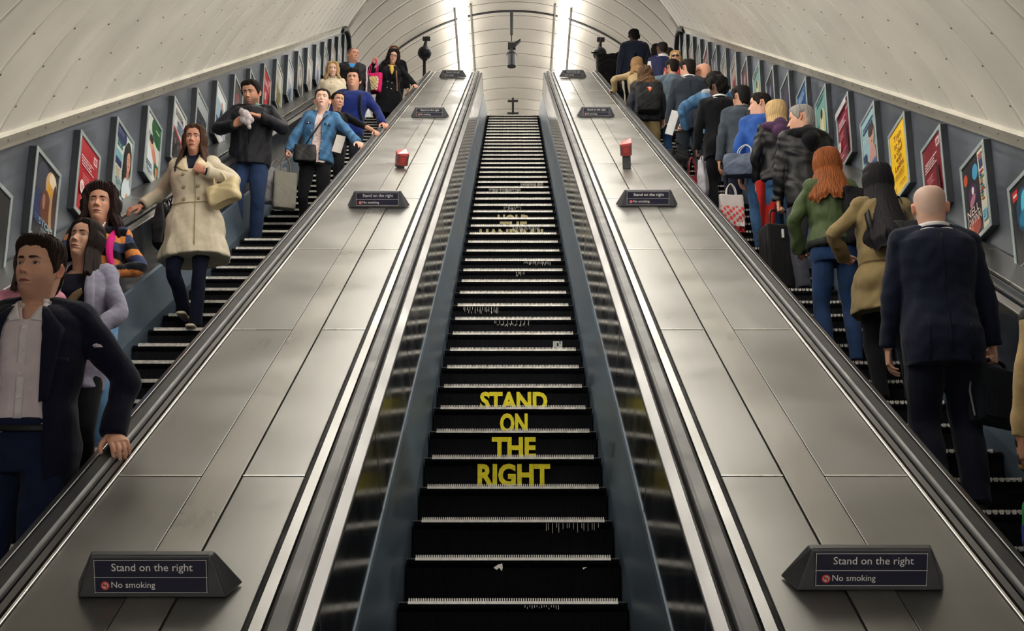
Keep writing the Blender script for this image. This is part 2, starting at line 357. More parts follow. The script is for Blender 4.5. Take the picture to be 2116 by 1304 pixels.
for e, lab, n0 in (('C', 'empty centre escalator of black steps with yellow words on the risers', -6), ('L', 'left escalator carrying people down towards the viewer', -5), ('R', 'right escalator crowded with people riding up, seen from behind', -6)):
    xc = XC[e]; root = empty('escalator', (xc, *nose(0, e)), lab, 'escalator', 'escalators')
    sm = em = None; kmax = int((TOPZ - N0Z)/RISE - PHASE[e])
    for k in range(n0, kmax+1):
        y, z = nose(k, e); loc = (0, y - nose(0, e)[0], z - nose(0, e)[1])
        if sm is None:
            so = step_mesh().build('step', M_riser, root); eo = edge_mesh('strip' if e != 'R' else 'pads').build('step_edge', M_nose, so); sm, em = so.data, eo.data
        else:
            so = link('step', sm, root); eo = link('step_edge', em, so)
        so.location = loc
        if e == 'C':
            if k in RISER_TEXT: word_on_riser(*RISER_TEXT[k], so)
            marks = {2: (8, 0.16, 0.44, 0.05), 8: (0, 0, 0, 0), 11: (22, -0.14, 0.13, 0.05), 12: (20, -0.40, -0.12, 0.06), 15: (5, 0.03, 0.11, 0.05), 16: (16, 0.10, 0.36, 0.04), 20: (18, 0.0, 0.3, 0.05), 0: (9, 0.05, 0.2, 0.02), 23: (14, -0.1, 0.1, 0.05), 26: (20, -0.3, 0.1, 0.05), 27: (14, 0.1, 0.4, 0.05)}
            if k in marks and marks[k][0]:
                n, xa, xb, ln = marks[k]; mb = MB()
                for i in range(n*2):
                    x = xa + (xb-xa)*i/(2*n) ; x = round(x/0.0103)*0.0103
                    l = ln*(0.4 + 0.6*random.random()); mb.box((x-0.001, 0.002, -0.02-l), (x+0.001, 0.02, -0.02))
                tag(mb.build('scratches', M_nose, so), kind='stuff')
            st = {10: (0.30, 0.07, 0.07), 24: (0.28, 0.06, 0.05)}
            if k in st:
                x, w_, h_ = st[k]; mb = MB(); mb.box((x, 0.004, -0.10-h_/2), (x+w_, 0.02, -0.10+h_/2)); 
                for i in range(3): mb.box((x+0.01+0.02*i, 0.003, -0.09-h_/2+0.02*i), (x+0.025+0.016*i, 0.02, -0.11+0.03*i), 1)
                mb.build('sticker', [flat('grey sticker', (0.42, 0.42, 0.40)), M_riser], so)
            if k == 1:
                mb = MB(); mb.add([(-0.09, 0.003, -0.05), (-0.07, 0.003, -0.036), (-0.05, 0.003, -0.03), (-0.047, 0.003, -0.05), (-0.052, 0.003, -0.065), (-0.064, 0.003, -0.05), (-0.075, 0.003, -0.06)], [range(7)])
                mb.add([(0.32, 0.003, -0.05), (0.34, 0.003, -0.047), (0.325, 0.003, -0.058)], [range(3)]); mb.build('peeling_mark', M_nose, so)
    for sgn in (-1, 1):
        q = lambda pr, sgn=sgn: [(xc + sgn*a, b) for a, b in pr]
        inv = root.matrix_world.inverted() if False else None
        parts = [('skirt', [(0.499, -0.32), (0.502, 0.03), (0.555, 0.335), (0.562, 0.35), (0.585, 0.35), (0.585, -0.32)], M_skirt),
                 ('side_panel', [(0.566, 0.34), (0.592, 0.735), (0.615, 0.735), (0.60, 0.34)], M_side),
                 ('inner_trim', [(0.586, 0.732), (0.588, 0.747), (0.625, 0.768), (0.632, 0.768), (0.632, 0.732)], M_steel),
                 ('guide_slot', [(0.632, 0.72), (0.632, 0.752), (0.642, 0.752), (0.642, 0.745), (0.772, 0.745), (0.772, 0.72)], M_black),
                 ('handrail', [(0.646, 0.758), (0.646, 0.776), (0.652, 0.786), (0.664, 0.791), (0.706, 0.791), (0.717, 0.786), (0.722, 0.776), (0.722, 0.758), (0.71, 0.752), (0.658, 0.752)], M_rail),
                 ('outer_trim', [(0.727, 0.745), (0.727, 0.772), (0.752, 0.772), (0.752, 0.745)], M_steel) if e != 'C' else ('outer_trim', [(0.730, 0.745), (0.730, 0.776), (0.766, 0.778), (0.766, 0.745)], M_deck)]
        for nm, pr, m in parts:
            o = prof_sweep(nm, q(pr), m, None, bevel=0.004 if nm in ('handrail', 'inner_trim') else 0)
            if nm == 'outer_trim' and False: pass
            o.parent = root; o.matrix_parent_inverse = Matrix.Translation(-Vector(root.location))
        # butt joints of the side panels
        for i in range(14):
            mb = MB(); t = 4.0 + i*1.8; mb.sweep(q([(0.5655, 0.345), (0.5905, 0.733), (0.5925, 0.733), (0.5675, 0.345)]), [t, t+0.006], closed=True)
            o = mb.build('panel_joint', M_steel); o.parent = root; o.matrix_parent_inverse = Matrix.Translation(-Vector(root.location))
    # under-truss so that no daylight shows between the steps and the skirts
    mb = MB(); mb.sweep([(xc-0.7, -0.5), (xc+0.7, -0.5), (xc+0.7, -0.36), (xc-0.7, -0.36)], [T0, 27.0], closed=True)
    o = mb.build('truss_pan', M_black); o.parent = root; o.matrix_parent_inverse = Matrix.Translation(-Vector(root.location))
# ------------------------------------------------------------------ the broad metal decks between and beside the escalators
JT = [T0] + [5.085 + 2.27*i for i in range(-1, 11)] 
JT = [t for t in JT if t < T_B] + [T_B, T_B + 1.3]
def deck(lab, xa, xb, strip):
    """xa inner (towards the middle), xb outer; strip = (x0, x1) of the raised cover strip"""
    root = empty('balustrade_deck', S((xa+xb)/2, 5, 0.78), lab, 'deck', 'metal decks along the escalators')
    inv = Matrix.Translation(-Vector(root.location))
    def put(mb, nm, m, bev=0.0):
        o = mb.build(nm, m, bevel=bev); o.parent = root; o.matrix_parent_inverse = inv; return o
    lo, hi = min(xa, xb), max(xa, xb)
    mb = MB(); mb.sweep(box_prof(lo, hi, 0.40, 0.765), TS, closed=True, f=P); put(mb, 'deck_core', M_dark)
    for x in (lo, hi):
        sg = 1 if x == lo else -1
        if abs(x) > 3.3 or abs(x) < 1: continue
        mb = MB(); mb.sweep(box_prof(*sorted((x, x+sg*0.012)), 0.75, 0.784), TS, closed=True, f=P); put(mb, 'edge_trim', M_lip, 0.002)
    cols = [(lo+0.015, hi-0.004)] if strip is None else [(lo+0.015, strip[0]-0.005), (strip[1]+0.005, hi-0.015)]
    for (a, b) in cols:
        for i in range(len(JT)-1):
            t1 = JT[i+1]
            if JT[i] >= T_B - 1e-6:
                mb = MB(); mb.sweep(box_prof(a, b, 0.762, 0.778), [T_B+1e-5, t1], closed=True, f=P)
            else:
                mb = MB(); mb.sweep(box_prof(a, b, 0.762, 0.778), [JT[i]+0.006, t1-0.012 if t1 != T_B else t1], closed=True, f=P)
            put(mb, 'deck_panel', M_deck, 0.0025)
            if t1 < T_B:
                mb = MB(); mb.sweep(box_prof(a, b, 0.762, 0.7805), [t1-0.007, t1+0.003], closed=True, f=P); put(mb, 'joint_strip', M_lip)
    if strip:
        for i in range(0, len(JT)-1):
            ta = JT[i]; tb = JT[i+1]
            mb = MB(); mb.sweep(box_prof(strip[0], strip[1], 0.762, 0.783), [max(ta, T_B+1e-5) + (0 if i == 0 else 0.0005) if ta >= T_B-1e-6 else ta, tb], closed=True, f=P); put(mb, 'cover_strip', M_strip, 0.0025)
    return root
deck('broad metal deck sloping up between the left and centre escalators', -0.772, -1.504, (-1.172, -1.024))
deck('broad metal deck sloping up between the centre and right escalators', 0.772, 1.504, (1.024, 1.172))
deck('narrow metal deck between the left escalator and the poster wall', -3.048, -3.345, None)
deck('narrow metal deck between the right escalator and the poster wall', 3.048, 3.345, None)
# ------------------------------------------------------------------ deck signs
RSLOPE = (PI/6, 0, 0)
def sgnmesh(parent):
    mb = MB()
    bt = [(-0.225, 0.0, 0), (0.225, 0.0, 0), (0.258, 0.115, 0), (-0.258, 0.115, 0)]; tp = [(-0.183, 0.012, 0.133), (0.183, 0.012, 0.133), (0.187, 0.05, 0.133), (-0.187, 0.05, 0.133)]
    mb.add(bt+tp, [(0,1,5,4),(1,2,6,5),(2,3,7,6),(3,0,4,7),(4,5,6,7),(3,2,1,0)])
    return mb.build('housing', M_sign, parent, bevel=0.006)
def face(x, z, off): return Vector((x, 0.012*z/0.133 - off, z))
def sign_plate(parent):
    mb = MB(); z0, z1 = 0.017, 0.121; hw = 0.172
    def rect(a, b, c, d, off, mi): mb.add([face(a, c, off), face(b, c, off), face(b, d, off), face(a, d, off)], [(0, 1, 2, 3)], mi)
    mb.add([face(x, z, o) for o in (0.0, 0.004) for x, z in ((-hw, z0), (hw, z0), (hw, z1), (-hw, z1))], [(0,1,5,4),(1,2,6,5),(2,3,7,6),(3,0,4,7),(4,5,6,7)], 0)
    t = 0.0014; zm = 0.066
    for (a, b, c, d) in ((-hw+.002, hw-.002, z0+.001, z0+.001+t), (-hw+.002, hw-.002, z1-.001-t, z1-.001), (-hw+.002, -hw+.002+t, z0, z1), (hw-.002-t, hw-.002, z0, z1), (-hw, hw, zm-t/2, zm+t/2)): rect(a, b, c, d, 0.0046, 1)
    def txt(s, x0, x1, zb, ctr=False):
        vs, fs = TXT[s]; w = max(v.x for v in vs)-min(v.x for v in vs); xm = min(v.x for v in vs); k = (x1-x0)/w
        mb.add([face(x0+(v.x-xm)*k, zb+v.y*k, 0.005) for v in vs], fs, 1)
    txt('Stand on the right', -0.117, 0.128, 0.086); txt('No smoking', -0.119, 0.013, 0.034)
    cx, cz = -0.138, 0.0405; n = 20
    def disc(r, off, mi, sq=1): mb.add([face(cx+r*math.cos(2*PI*i/n), cz+r*math.sin(2*PI*i/n), off) for i in range(n)], [list(range(n))], mi)
    disc(0.0135, 0.005, 2); disc(0.0095, 0.0054, 3); 
    rect(cx-0.007, cx+0.006, cz-0.0015, cz+0.0025, 0.0057, 0); rect(cx-0.001, cx+0.001, cz+0.004, cz+0.007, 0.0057, 0)
    d = 0.0085; mb.add([face(cx-d, cz+d-.003, .006), face(cx-d+.003, cz+d, .006), face(cx+d, cz-d+.003, .006), face(cx+d-.003, cz-d, .006)], [(0, 1, 2, 3)], 2)
    return mb.build('sign_face', [M_signblue, M_white, M_red, flat('pictogram white', (0.55, 0.5, 0.48))], parent)
TXT = {s: text_mesh(s, 0.03, bold=0.0) for s in ('Stand on the right', 'No smoking')}
proto = None
place = ['nearest the viewer', 'second up', 'third up', 'highest and smallest']
for s, nm in ((-1, 'left'), (1, 'right')):
    for i in range(4):
        t = 3.94 + 7.39*i + (0.05 if s < 0 else 0.1); loc = S(s*1.095, t, 0.784)
        r = empty('deck_sign', loc, 'dark blue stand on the right sign, %s deck, %s' % (nm, place[i]), 'sign', 'stand on the right signs', RSLOPE)
        if proto is None: proto = (sgnmesh(r), sign_plate(r))
        else:
            for p in proto: c = p.copy(); COL.objects.link(c); c.parent = r
# ------------------------------------------------------------------ red emergency stop boxes
def stop_box(x, t, stem, yaw, lab):
    r = empty('emergency_stop_box', S(x, t, 0.784), lab, 'emergency button', 'emergency stop boxes', (PI/6, 0, yaw))
    mb = MB(); mb.box((-0.04, -0.02, 0), (0.04, 0.05, stem+0.02)); mb.build('post', M_sign, r, bevel=0.004)
    mb = MB(); z0, z1 = stem, stem+0.145
    pr = [(-0.05, -0.055, z0), (0.05, -0.055, z0), (0.062, -0.055, z1-0.03), (0.062, -0.055, z1), (-0.062, -0.055, z1-0.03)]
    f = [(-0.055, -0.06, z0), (0.05, -0.06, z0), (0.058, -0.065, z1-0.02), (-0.062, -0.065, z1-0.035)]
    b = [(-0.045, 0.05, z0), (0.045, 0.05, z0), (0.05, 0.07, z1+0.015), (-0.05, 0.07, z1-0.02)]
    mb.add(f+b, [(0,1,2,3),(5,4,7,6),(4,0,3,7),(1,5,6,2),(3,2,6,7),(4,5,1,0)]); mb.build('box', M_red2, r, bevel=0.006)
    mb = MB(); mb.box((-0.042, -0.0705, z0+0.02), (0.04, -0.061, z1-0.045)); mb.build('button_cover', flat('dark red cover', (0.22, 0.03, 0.03), 0.3), r, bevel=0.003)
    mb = MB()
    for xx in (-0.056, 0.043): mb.box((xx, -0.069, z0+0.006), (xx+0.011, -0.058, z1-0.04))
    mb.build('corner_edge', M_steel, r)
    mb = MB()
    for q in range(3): mb.box((-0.02, -0.072, z0+0.035+0.018*q), (0.02, -0.0706, z0+0.041+0.018*q))
    mb.build('lettering', M_red, r)
M_red2 = flat('emergency red', (0.46, 0.05, 0.045), 0.4, 0, 0.3)
stop_box(-1.10, 13.8, 0.03, 0.35, 'red emergency stop box low on the left metal deck')
stop_box(1.105, 13.75, 0.13, -0.1, 'red emergency stop box on a grey post on the right metal deck')
# ------------------------------------------------------------------ fluorescent lamps under the vault
def lamp(loc, rot, ln, lab, hang=0.27, md=None):
    r = empty('ceiling_lamp', loc, lab, 'ceiling lamp', 'fluorescent lamps under the vault', rot)
    mb = MB(); mb.box((-0.035, 0.02, 0.115), (0.035, ln-0.02, 0.15)); mb.build('housing', M_trim, r)
    mb = MB(); pr = [(-0.075, 0.115), (-0.115, 0.08), (-0.12, 0.045), (-0.085, 0.0), (0, -0.02), (0.085, 0.0), (0.12, 0.045), (0.115, 0.08), (0.075, 0.115)]; n = len(pr)
    vs = [(x, y, z) for y in (0, ln) for x, z in pr]; mb.add(vs, [(j, (j+1) % n, n+(j+1) % n, n+j) for j in range(n)] + [list(range(n))[::-1], list(range(n, 2*n))]); mb.build('diffuser', md or M_lamp, r)
    mb = MB()
    for y in (0.15, ln-0.15): mb.box((-0.012, y, 0.15), (0.012, y+0.02, 0.15+hang))
    mb.build('hanger', M_bolt, r)
for s, nm in ((-1, 'left'), (1, 'right')):
    for i in range(10):
        t = 6.98 + i*1.78
        h = HCV + math.sqrt(RV**2 - 1.1**2) - 0.42
        lamp(S(s*1.1, t, h), (PI/6, 0, 0), 1.55, 'fluorescent lamp on the sloping vault, %s row, lamp %d from below' % (nm, i+1))
    for i in range(6):
        y = 26.3 + i*1.62
        if i == 0: y = 26.35
        h = AXZ + math.sqrt(RV**2 - 1.1**2)
        z = h - (0.42 if i < 2 else 0.34)
        lamp((s*1.1, y, z), None, 1.4, 'bright fluorescent lamp over the top landing, %s row, lamp %d from the near end' % (nm, i+1), h - z - 0.16)
    for i in range(4):
        z = LOWZ + math.sqrt(RV**2 - 1.1**2) - 0.34
        lamp((s*1.1, -0.4 - i*1.7, z), (0, 0, PI), 1.4, 'fluorescent lamp over the bottom landing, %s row, lamp %d from the escalators' % (nm, i+1), md=M_lamp2)
    # cable trunking along each row on the upper vault
    mb = MB(); 
    for xx in (0.93, 1.27):
        z = AXZ + math.sqrt(RV**2 - xx**2); mb.box((s*xx-0.015, 27.9, z-0.05), (s*xx+0.015, 40.5, z-0.012))
    tag(mb.build('cable_trunking', M_bolt), 'pair of thin dark cable runs beside the %s row of lamps' % nm, 'cable run')
# ------------------------------------------------------------------ cameras and posts over the landing
def cctv(x, y, ztop, zbot, lab):
    r = empty('security_camera', (x, y, zbot), lab, 'security camera'); h = ztop - zbot
    mb = MB(); mb.tube([(0, 0, 0), (0, 0, h-0.35)], 0.035, 10); mb.build('pole', M_black, r)
    mb = MB(); mb.ball((0, 0, h-0.2), 0.15, 0, 16); mb.tube([(0, 0, h-0.36), (0, 0, h-0.28)], [0.06, 0.09], 10); mb.build('dome', M_rail, r)
    mb = MB(); mb.tube([(0, 0, h-0.08), (0.02, 0, h+0.07), (0.05, 0, h+0.16)], [0.05, 0.03, 0.045], 8); mb.box((-0.05, -0.03, h+0.1), (0.11, 0.05, h+0.17)); mb.build('bracket', M_black, r)
cctv(-1.86, 27.2, 15.62, TOPZ, 'black dome camera on a pole behind the left deck at the top landing')
cctv(1.83, 27.2, 15.60, TOPZ, 'black dome camera on a pole behind the right deck at the top landing')
r = empty('hanging_camera', (-0.03, 28.44, 17.05), 'grey cylinder and angled camera hanging on a pole from the middle of the vault', 'security camera')
mb = MB(); mb.tube([(0, 0, 0.02), (0, 0, -0.55)], 0.035, 8); mb.build('pole', M_sign, r)
mb = MB(); mb.tube([(0, 0, -0.55), (0, 0, -0.72)], 0.012, 6); mb.tube([(0, 0, -0.86), (0, 0, -1.02)], [0.035, 0.06], 8); mb.build('rod', M_black, r)
mb = MB(); mb.box((-0.08, -0.04, -0.9), (0.09, 0.05, -0.76)); mb.add([Vector((0.03, -0.03, -0.9)), Vector((0.2, -0.06, -0.72)), Vector((0.2, -0.06, -0.68)), Vector((0.03, -0.03, -0.78)), Vector((0.03, 0.05, -0.9)), Vector((0.2, 0.03, -0.72)), Vector((0.2, 0.03, -0.68)), Vector((0.03, 0.05, -0.78))], [(0,1,2,3),(7,6,5,4),(0,4,5,1),(3,2,6,7),(1,5,6,2),(0,3,7,4)]); mb.build('camera_head', M_black, r)
mb = MB(); mb.tube([(0, 0, -1.0), (0, 0, -1.04)], 0.115, 16); mb.tube([(0, 0, -1.03), (0, 0, -1.33)], 0.10, 16); mb.build('cylinder', M_frameside, r)
r = empty('queue_post', (0.0, 27.6, TOPZ), 'thin dark post with two short crossbars standing on the top landing', 'post')
mb = MB(); mb.tube([(0, 0, 0), (0, 0, 1.62)], 0.024, 8); mb.tube([(0, 0, 0), (0, 0, 0.02)], 0.15, 16); mb.build('pole', M_sign, r)
mb = MB(); mb.box((-0.11, -0.02, 1.53), (0.11, 0.02, 1.57)); mb.box((-0.12, -0.02, 1.25), (0.12, 0.02, 1.28)); mb.build('crossbar', M_sign, r)
# ------------------------------------------------------------------ posters
PM = {}
def pc(r, g, b):
    k = (round(r, 2), round(g, 2), round(b, 2))
    if k not in PM: PM[k] = flat('poster ink %d' % len(PM), tuple((c/255)**2.2 for c in (r, g, b)), 0.5, 0, 0.2)
    return PM[k]
GL = {}
def glyph(s, bold):
    if (s, bold) not in GL: GL[(s, bold)] = text_mesh(s, 1.0, bold=bold)
    return GL[(s, bold)]
class Print:
    """flat printed sheet, u 0..1 across, v 0..1 up; later shapes lie over earlier ones"""
    PW, PH = 0.47, 0.575
    def __init__(s): s.mb = MB(); s.mats = []; s.lay = 0
    def mi(s, c):
        m = pc(*c)
        if m not in s.mats: s.mats.append(m)
        return s.mats.index(m)
    def poly(s, pts, c):
        s.lay += 1; d = 0.00025*s.lay
        s.mb.add([((u-0.5)*s.PW, -d, (v-0.5)*s.PH) for u, v in pts], [list(range(len(pts)))], s.mi(c))
    def rect(s, u0, v0, u1, v1, c): s.poly([(u0, v0), (u1, v0), (u1, v1), (u0, v1)], c)
    def ell(s, u, v, ru, rv, c, n=18, rot=0):
        P_ = []
        for i in range(n):
            a = 2*PI*i/n; x, y = ru*math.cos(a), rv*math.sin(a); P_.append((min(1, max(0, u + x*math.cos(rot) - y*math.sin(rot))), min(1, max(0, v + x*math.sin(rot) + y*math.cos(rot)))))
        s.poly(P_, c)
    def text(s, t, u0, u1, v, c, hv=None, bold=0.0):
        vs, fs = glyph(t, bold); s.lay += 1; d = 0.00025*s.lay
        xa = min(q.x for q in vs); xb = max(q.x for q in vs); ya = min(q.y for q in vs); yb = max(q.y for q in vs)
        k = (u1-u0)*s.PW/(xb-xa); kv = k if hv is None else hv*s.PH/(yb-ya)
        s.mb.add([((u0-0.5)*s.PW + (q.x-xa)*k, -d, (v-0.5)*s.PH + q.y*kv) for q in vs], fs, s.mi(c))
    def lines(s, u0, u1, v, n, dv, c, th=0.012, rag=0.25, seed=1):
        rr = random.Random(seed)
        for i in range(n):
            u = u0
            e = u1 - rag*(u1-u0)*rr.random()
            while u < e:
                w = min(e-u, 0.03+0.08*rr.random()); s.rect(u, v-i*dv, u+w, v-i*dv+th, c); u += w + 0.018
def d_red(p, bg=(176, 22, 40), sil=True):
    p.rect(0, 0, 1, 1, bg); p.rect(0.74, 0.84, 0.93, 0.955, (225, 200, 205)); p.rect(0.77, 0.865, 0.9, 0.89, bg); p.rect(0.77, 0.90, 0.9, 0.925, bg)
    p.lines(0.10, 0.82, 0.76, 4, 0.042, (235, 205, 210), 0.02, 0.3, 3); p.lines(0.18, 0.62, 0.52, 4, 0.035, (225, 150, 160), 0.012, 0.3, 5)
    p.ell(0.17, 0.33, 0.115, 0.095, (236, 214, 214)); p.lines(0.10, 0.24, 0.345, 3, 0.024, bg, 0.012, 0.1, 9)
    if sil: p.ell(0.80, 0.36, 0.075, 0.20, (60, 16, 30)); p.ell(0.80, 0.55, 0.04, 0.05, (60, 16, 30)); p.rect(0.72, 0.0, 0.9, 0.33, (84, 14, 30))
    p.lines(0.08, 0.9, 0.17, 2, 0.03, (226, 120, 140), 0.008, 0.2, 4); p.lines(0.08, 0.6, 0.07, 1, 0.03, (240, 225, 225), 0.016, 0.2, 4)
def d_yellow(p):
    p.rect(0, 0, 1, 1, (246, 200, 22)); c = (120, 22, 14)
    for i, (t, a, b) in enumerate((('Train', 0.26, 0.76), ('to be', 0.26, 0.74), ('a chef', 0.22, 0.78), ('with', 0.32, 0.68), ('Leiths', 0.22, 0.78))): p.text(t, a, b, 0.82-0.115*i, c, 0.10, 0.02)
    p.lines(0.2, 0.84, 0.30, 5, 0.022, (170, 110, 10), 0.011, 0.1, 2); p.lines(0.12, 0.3, 0.10, 3, 0.025, (150, 80, 10), 0.012, 0.1, 3); p.lines(0.5, 0.9, 0.08, 1, 0.03, (140, 40, 10), 0.022, 0.1, 4)
def d_woman(p):
    p.rect(0, 0, 1, 1, (196, 214, 210)); p.ell(0.28, 0.93, 0.36, 0.17, (36, 40, 84)); p.lines(0.1, 0.5, 0.95, 2, 0.05, (120, 130, 170), 0.02)
    p.rect(0.0, 0.5, 0.42, 0.62, (122, 176, 190)); p.rect(0.0, 0.40, 0.40, 0.50, (34, 44, 92)); p.lines(0.08, 0.44, 0.74, 2, 0.05, (40, 110, 110), 0.032, 0.15, 5)
    p.lines(0.08, 0.45, 0.34, 3, 0.05, (206, 150, 100), 0.02, 0.3, 6); p.lines(0.08, 0.5, 0.17, 3, 0.05, (90, 120, 140), 0.03, 0.3, 8)
    p.ell(0.72, 0.62, 0.22, 0.30, (26, 18, 20)); p.ell(0.62, 0.42, 0.15, 0.27, (28, 18, 22)); p.ell(0.74, 0.08, 0.3, 0.28, (206, 220, 232)); p.rect(0.68, 0.34, 0.82, 0.54, (190, 130, 108)); p.ell(0.755, 0.62, 0.12, 0.15, (214, 158, 134))
    for u in (0.70, 0.80): p.ell(u, 0.65, 0.025, 0.010, (40, 26, 26))
    p.ell(0.755, 0.55, 0.045, 0.014, (170, 60, 66)); p.ell(0.80, 0.05, 0.09, 0.09, (200, 140, 110))
def d_green(p):
    p.rect(0, 0, 1, 1, (204, 210, 206)); p.ell(0.86, 0.88, 0.55, 0.26, (28, 88, 46)); p.rect(0.62, 0.86, 0.9, 0.89, (160, 200, 160)); p.lines(0.12, 0.66, 0.70, 2, 0.04, (90, 110, 120), 0.018)
    p.ell(0.34, 0.34, 0.26, 0.26, (220, 228, 236)); p.ell(0.55, 0.44, 0.30, 0.10, (206, 132, 112), rot=-0.5); p.ell(0.36, 0.56, 0.13, 0.11, (216, 160, 132)); p.ell(0.34, 0.63, 0.14, 0.07, (44, 34, 34))
    p.rect(0.66, 0.14, 0.94, 0.34, (26, 92, 60)); p.ell(0.8, 0.2, 0.07, 0.09, (220, 120, 60)); p.lines(0.08, 0.5, 0.2, 2, 0.045, (60, 92, 110), 0.03, 0.15, 6); p.lines(0.08, 0.55, 0.10, 3, 0.03, (70, 100, 140), 0.016)
def d_live(p):
    p.rect(0, 0, 1, 1, (206, 206, 204)); p.lines(0.14, 0.9, 0.90, 3, 0.045, (60, 60, 66), 0.024, 0.2, 2); p.lines(0.3, 0.88, 0.68, 2, 0.10, (90, 110, 146), 0.07, 0.1, 7)
    p.poly([(0, 0.56), (1, 0.40), (1, 0.34), (0, 0.50)], (150, 34, 48)); p.poly([(0, 0.0), (1, 0.0), (1, 0.34), (0, 0.48)], (60, 54, 64))
    for i in range(9): p.ell(0.08+0.11*i, 0.12+0.06*(i % 3), 0.09, 0.13, (28+8*(i % 2), 24, 34)); p.ell(0.08+0.11*i, 0.27+0.05*(i % 3), 0.045, 0.05, (130, 100, 92) if i % 2 else (60, 50, 54))
def d_stom(p):
    p.rect(0, 0, 1, 1, (20, 22, 32)); p.ell(0.35, 0.72, 0.3, 0.26, (52, 58, 76)); p.ell(0.72, 0.76, 0.26, 0.20, (196, 160, 120)); p.ell(0.66, 0.68, 0.13, 0.16, (206, 150, 40)); p.ell(0.76, 0.86, 0.16, 0.09, (226, 208, 180))
    p.ell(0.22, 0.38, 0.24, 0.22, (30, 44, 92)); p.ell(0.52, 0.45, 0.22, 0.22, (96, 52, 28)); p.ell(0.78, 0.40, 0.08, 0.30, (176, 140, 104), rot=0.1); p.ell(0.44, 0.50, 0.06, 0.1, (150, 110, 96)); p.ell(0.9, 0.55, 0.1, 0.3, (60, 28, 18))
    p.text('STOM', 0.30, 0.92, 0.19, (140, 170, 190), 0.085, 0.02); p.lines(0.1, 0.5, 0.24, 2, 0.04, (70, 90, 116), 0.024); p.lines(0.4, 0.9, 0.14, 2, 0.03, (120, 140, 150), 0.016); p.rect(0.3, 0.05, 0.9, 0.08, (150, 130, 80))
def d_cyan(p):
    p.rect(0, 0, 1, 1, (10, 14, 26)); p.ell(0.42, 0.66, 0.26, 0.26, (18, 70, 100)); p.ell(0.5, 0.70, 0.15, 0.17, (70, 190, 220)); p.ell(0.44, 0.56, 0.2, 0.1, (30, 120, 160)); p.ell(0.55, 0.74, 0.06, 0.08, (190, 240, 244)); p.ell(0.5, 0.34, 0.2, 0.12, (12, 52, 84)); p.ell(0.56, 0.22, 0.08, 0.05, (40, 130, 180))
    p.rect(0.07, 0.83, 0.27, 0.95, (190, 36, 30)); p.rect(0.10, 0.875, 0.24, 0.905, (230, 220, 215)); p.lines(0.1, 0.4, 0.06, 1, 0.03, (190, 200, 210), 0.012)
def d_stage(p):
    p.rect(0, 0, 1, 1, (22, 16, 30)); p.rect(0.72, 0, 1, 1, (198, 196, 178)); p.ell(0.56, 0.80, 0.13, 0.10, (60, 150, 196)); p.ell(0.12, 0.82, 0.09, 0.075, (196, 70, 34)); p.ell(0.38, 0.55, 0.2, 0.14, (70, 40, 76)); p.ell(0.40, 0.60, 0.055, 0.05, (230, 220, 224)); p.ell(0.36, 0.48, 0.14, 0.06, (170, 110, 130), rot=0.3); p.ell(0.35, 0.12, 0.3, 0.11, (150, 40, 26)); p.ell(0.2, 0.1, 0.1, 0.08, (190, 90, 40))
    p.text('NELL', 0.07, 0.62, 0.30, (226, 206, 200), 0.10, 0.0); p.text('GWYNN', 0.07, 0.68, 0.175, (226, 206, 200), 0.11, 0.0)
    cl = ((170, 40, 60), (40, 60, 130), (60, 120, 60), (200, 120, 40), (90, 40, 100), (60, 140, 130))
    p.rect(0.78, 0.76, 0.93, 0.88, (40, 50, 110)); p.lines(0.76, 0.96, 0.93, 2, 0.035, (170, 40, 60), 0.02)
    for i in range(10): p.rect(0.77, 0.70-0.038*i, 0.84+0.12*random.Random(i).random(), 0.724-0.038*i, cl[i % 6])
    p.rect(0.77, 0.08, 0.96, 0.22, (120, 180, 200)); p.lines(0.8, 0.94, 0.19, 3, 0.035, (60, 100, 130), 0.014)
def d_baby(p):
    p.rect(0, 0, 1, 1, (150, 188, 200)); p.lines(0.1, 0.92, 0.84, 2, 0.07, (40, 62, 100), 0.05, 0.1, 3); p.lines(0.1, 0.6, 0.66, 2, 0.05, (220, 235, 240), 0.018); p.ell(0.74, 0.58, 0.2, 0.19, (206, 160, 140)); p.ell(0.72, 0.68, 0.2, 0.11, (70, 52, 48))
    for u in (0.68, 0.82): p.ell(u, 0.585, 0.025, 0.012, (40, 30, 34))
    p.ell(0.75, 0.48, 0.05, 0.018, (170, 80, 80)); p.ell(0.74, 0.20, 0.26, 0.24, (196, 150, 146)); p.rect(0.05, 0.30, 0.3, 0.42, (40, 60, 104)); p.rect(0.4, 0.05, 0.95, 0.15, (60, 110, 180)); p.ell(0.3, 0.14, 0.2, 0.12, (44, 54, 84)); p.rect(0.06, 0.03, 0.35, 0.12, (225, 230, 232))
def d_maroon(p): d_red(p, (128, 16, 48)); p.rect(0, 0.90, 1, 1, (206, 200, 204))
def d_teal(p):
    p.rect(0, 0, 1, 1, (60, 120, 116)); p.rect(0, 0.55, 1, 1, (110, 160, 156)); p.ell(0.55, 0.40, 0.30, 0.36, (190, 196, 150)); p.ell(0.5, 0.66, 0.11, 0.1, (60, 44, 36)); p.ell(0.52, 0.3, 0.12, 0.26, (220, 214, 190)); p.rect(0, 0, 1, 0.14, (150, 140, 60)); p.lines(0.1, 0.9, 0.93, 2, 0.035, (30, 50, 60), 0.02)
def d_blue(p):
    p.rect(0, 0, 1, 1, (30, 78, 134)); p.lines(0.1, 0.9, 0.9, 5, 0.045, (170, 200, 230), 0.02); p.ell(0.5, 0.24, 0.3, 0.2, (60, 60, 100)); p.poly([(0.3, 0.1), (0.7, 0.1), (0.52, 0.5)], (160, 60, 66)); p.rect(0.1, 0.03, 0.9, 0.07, (200, 210, 220))
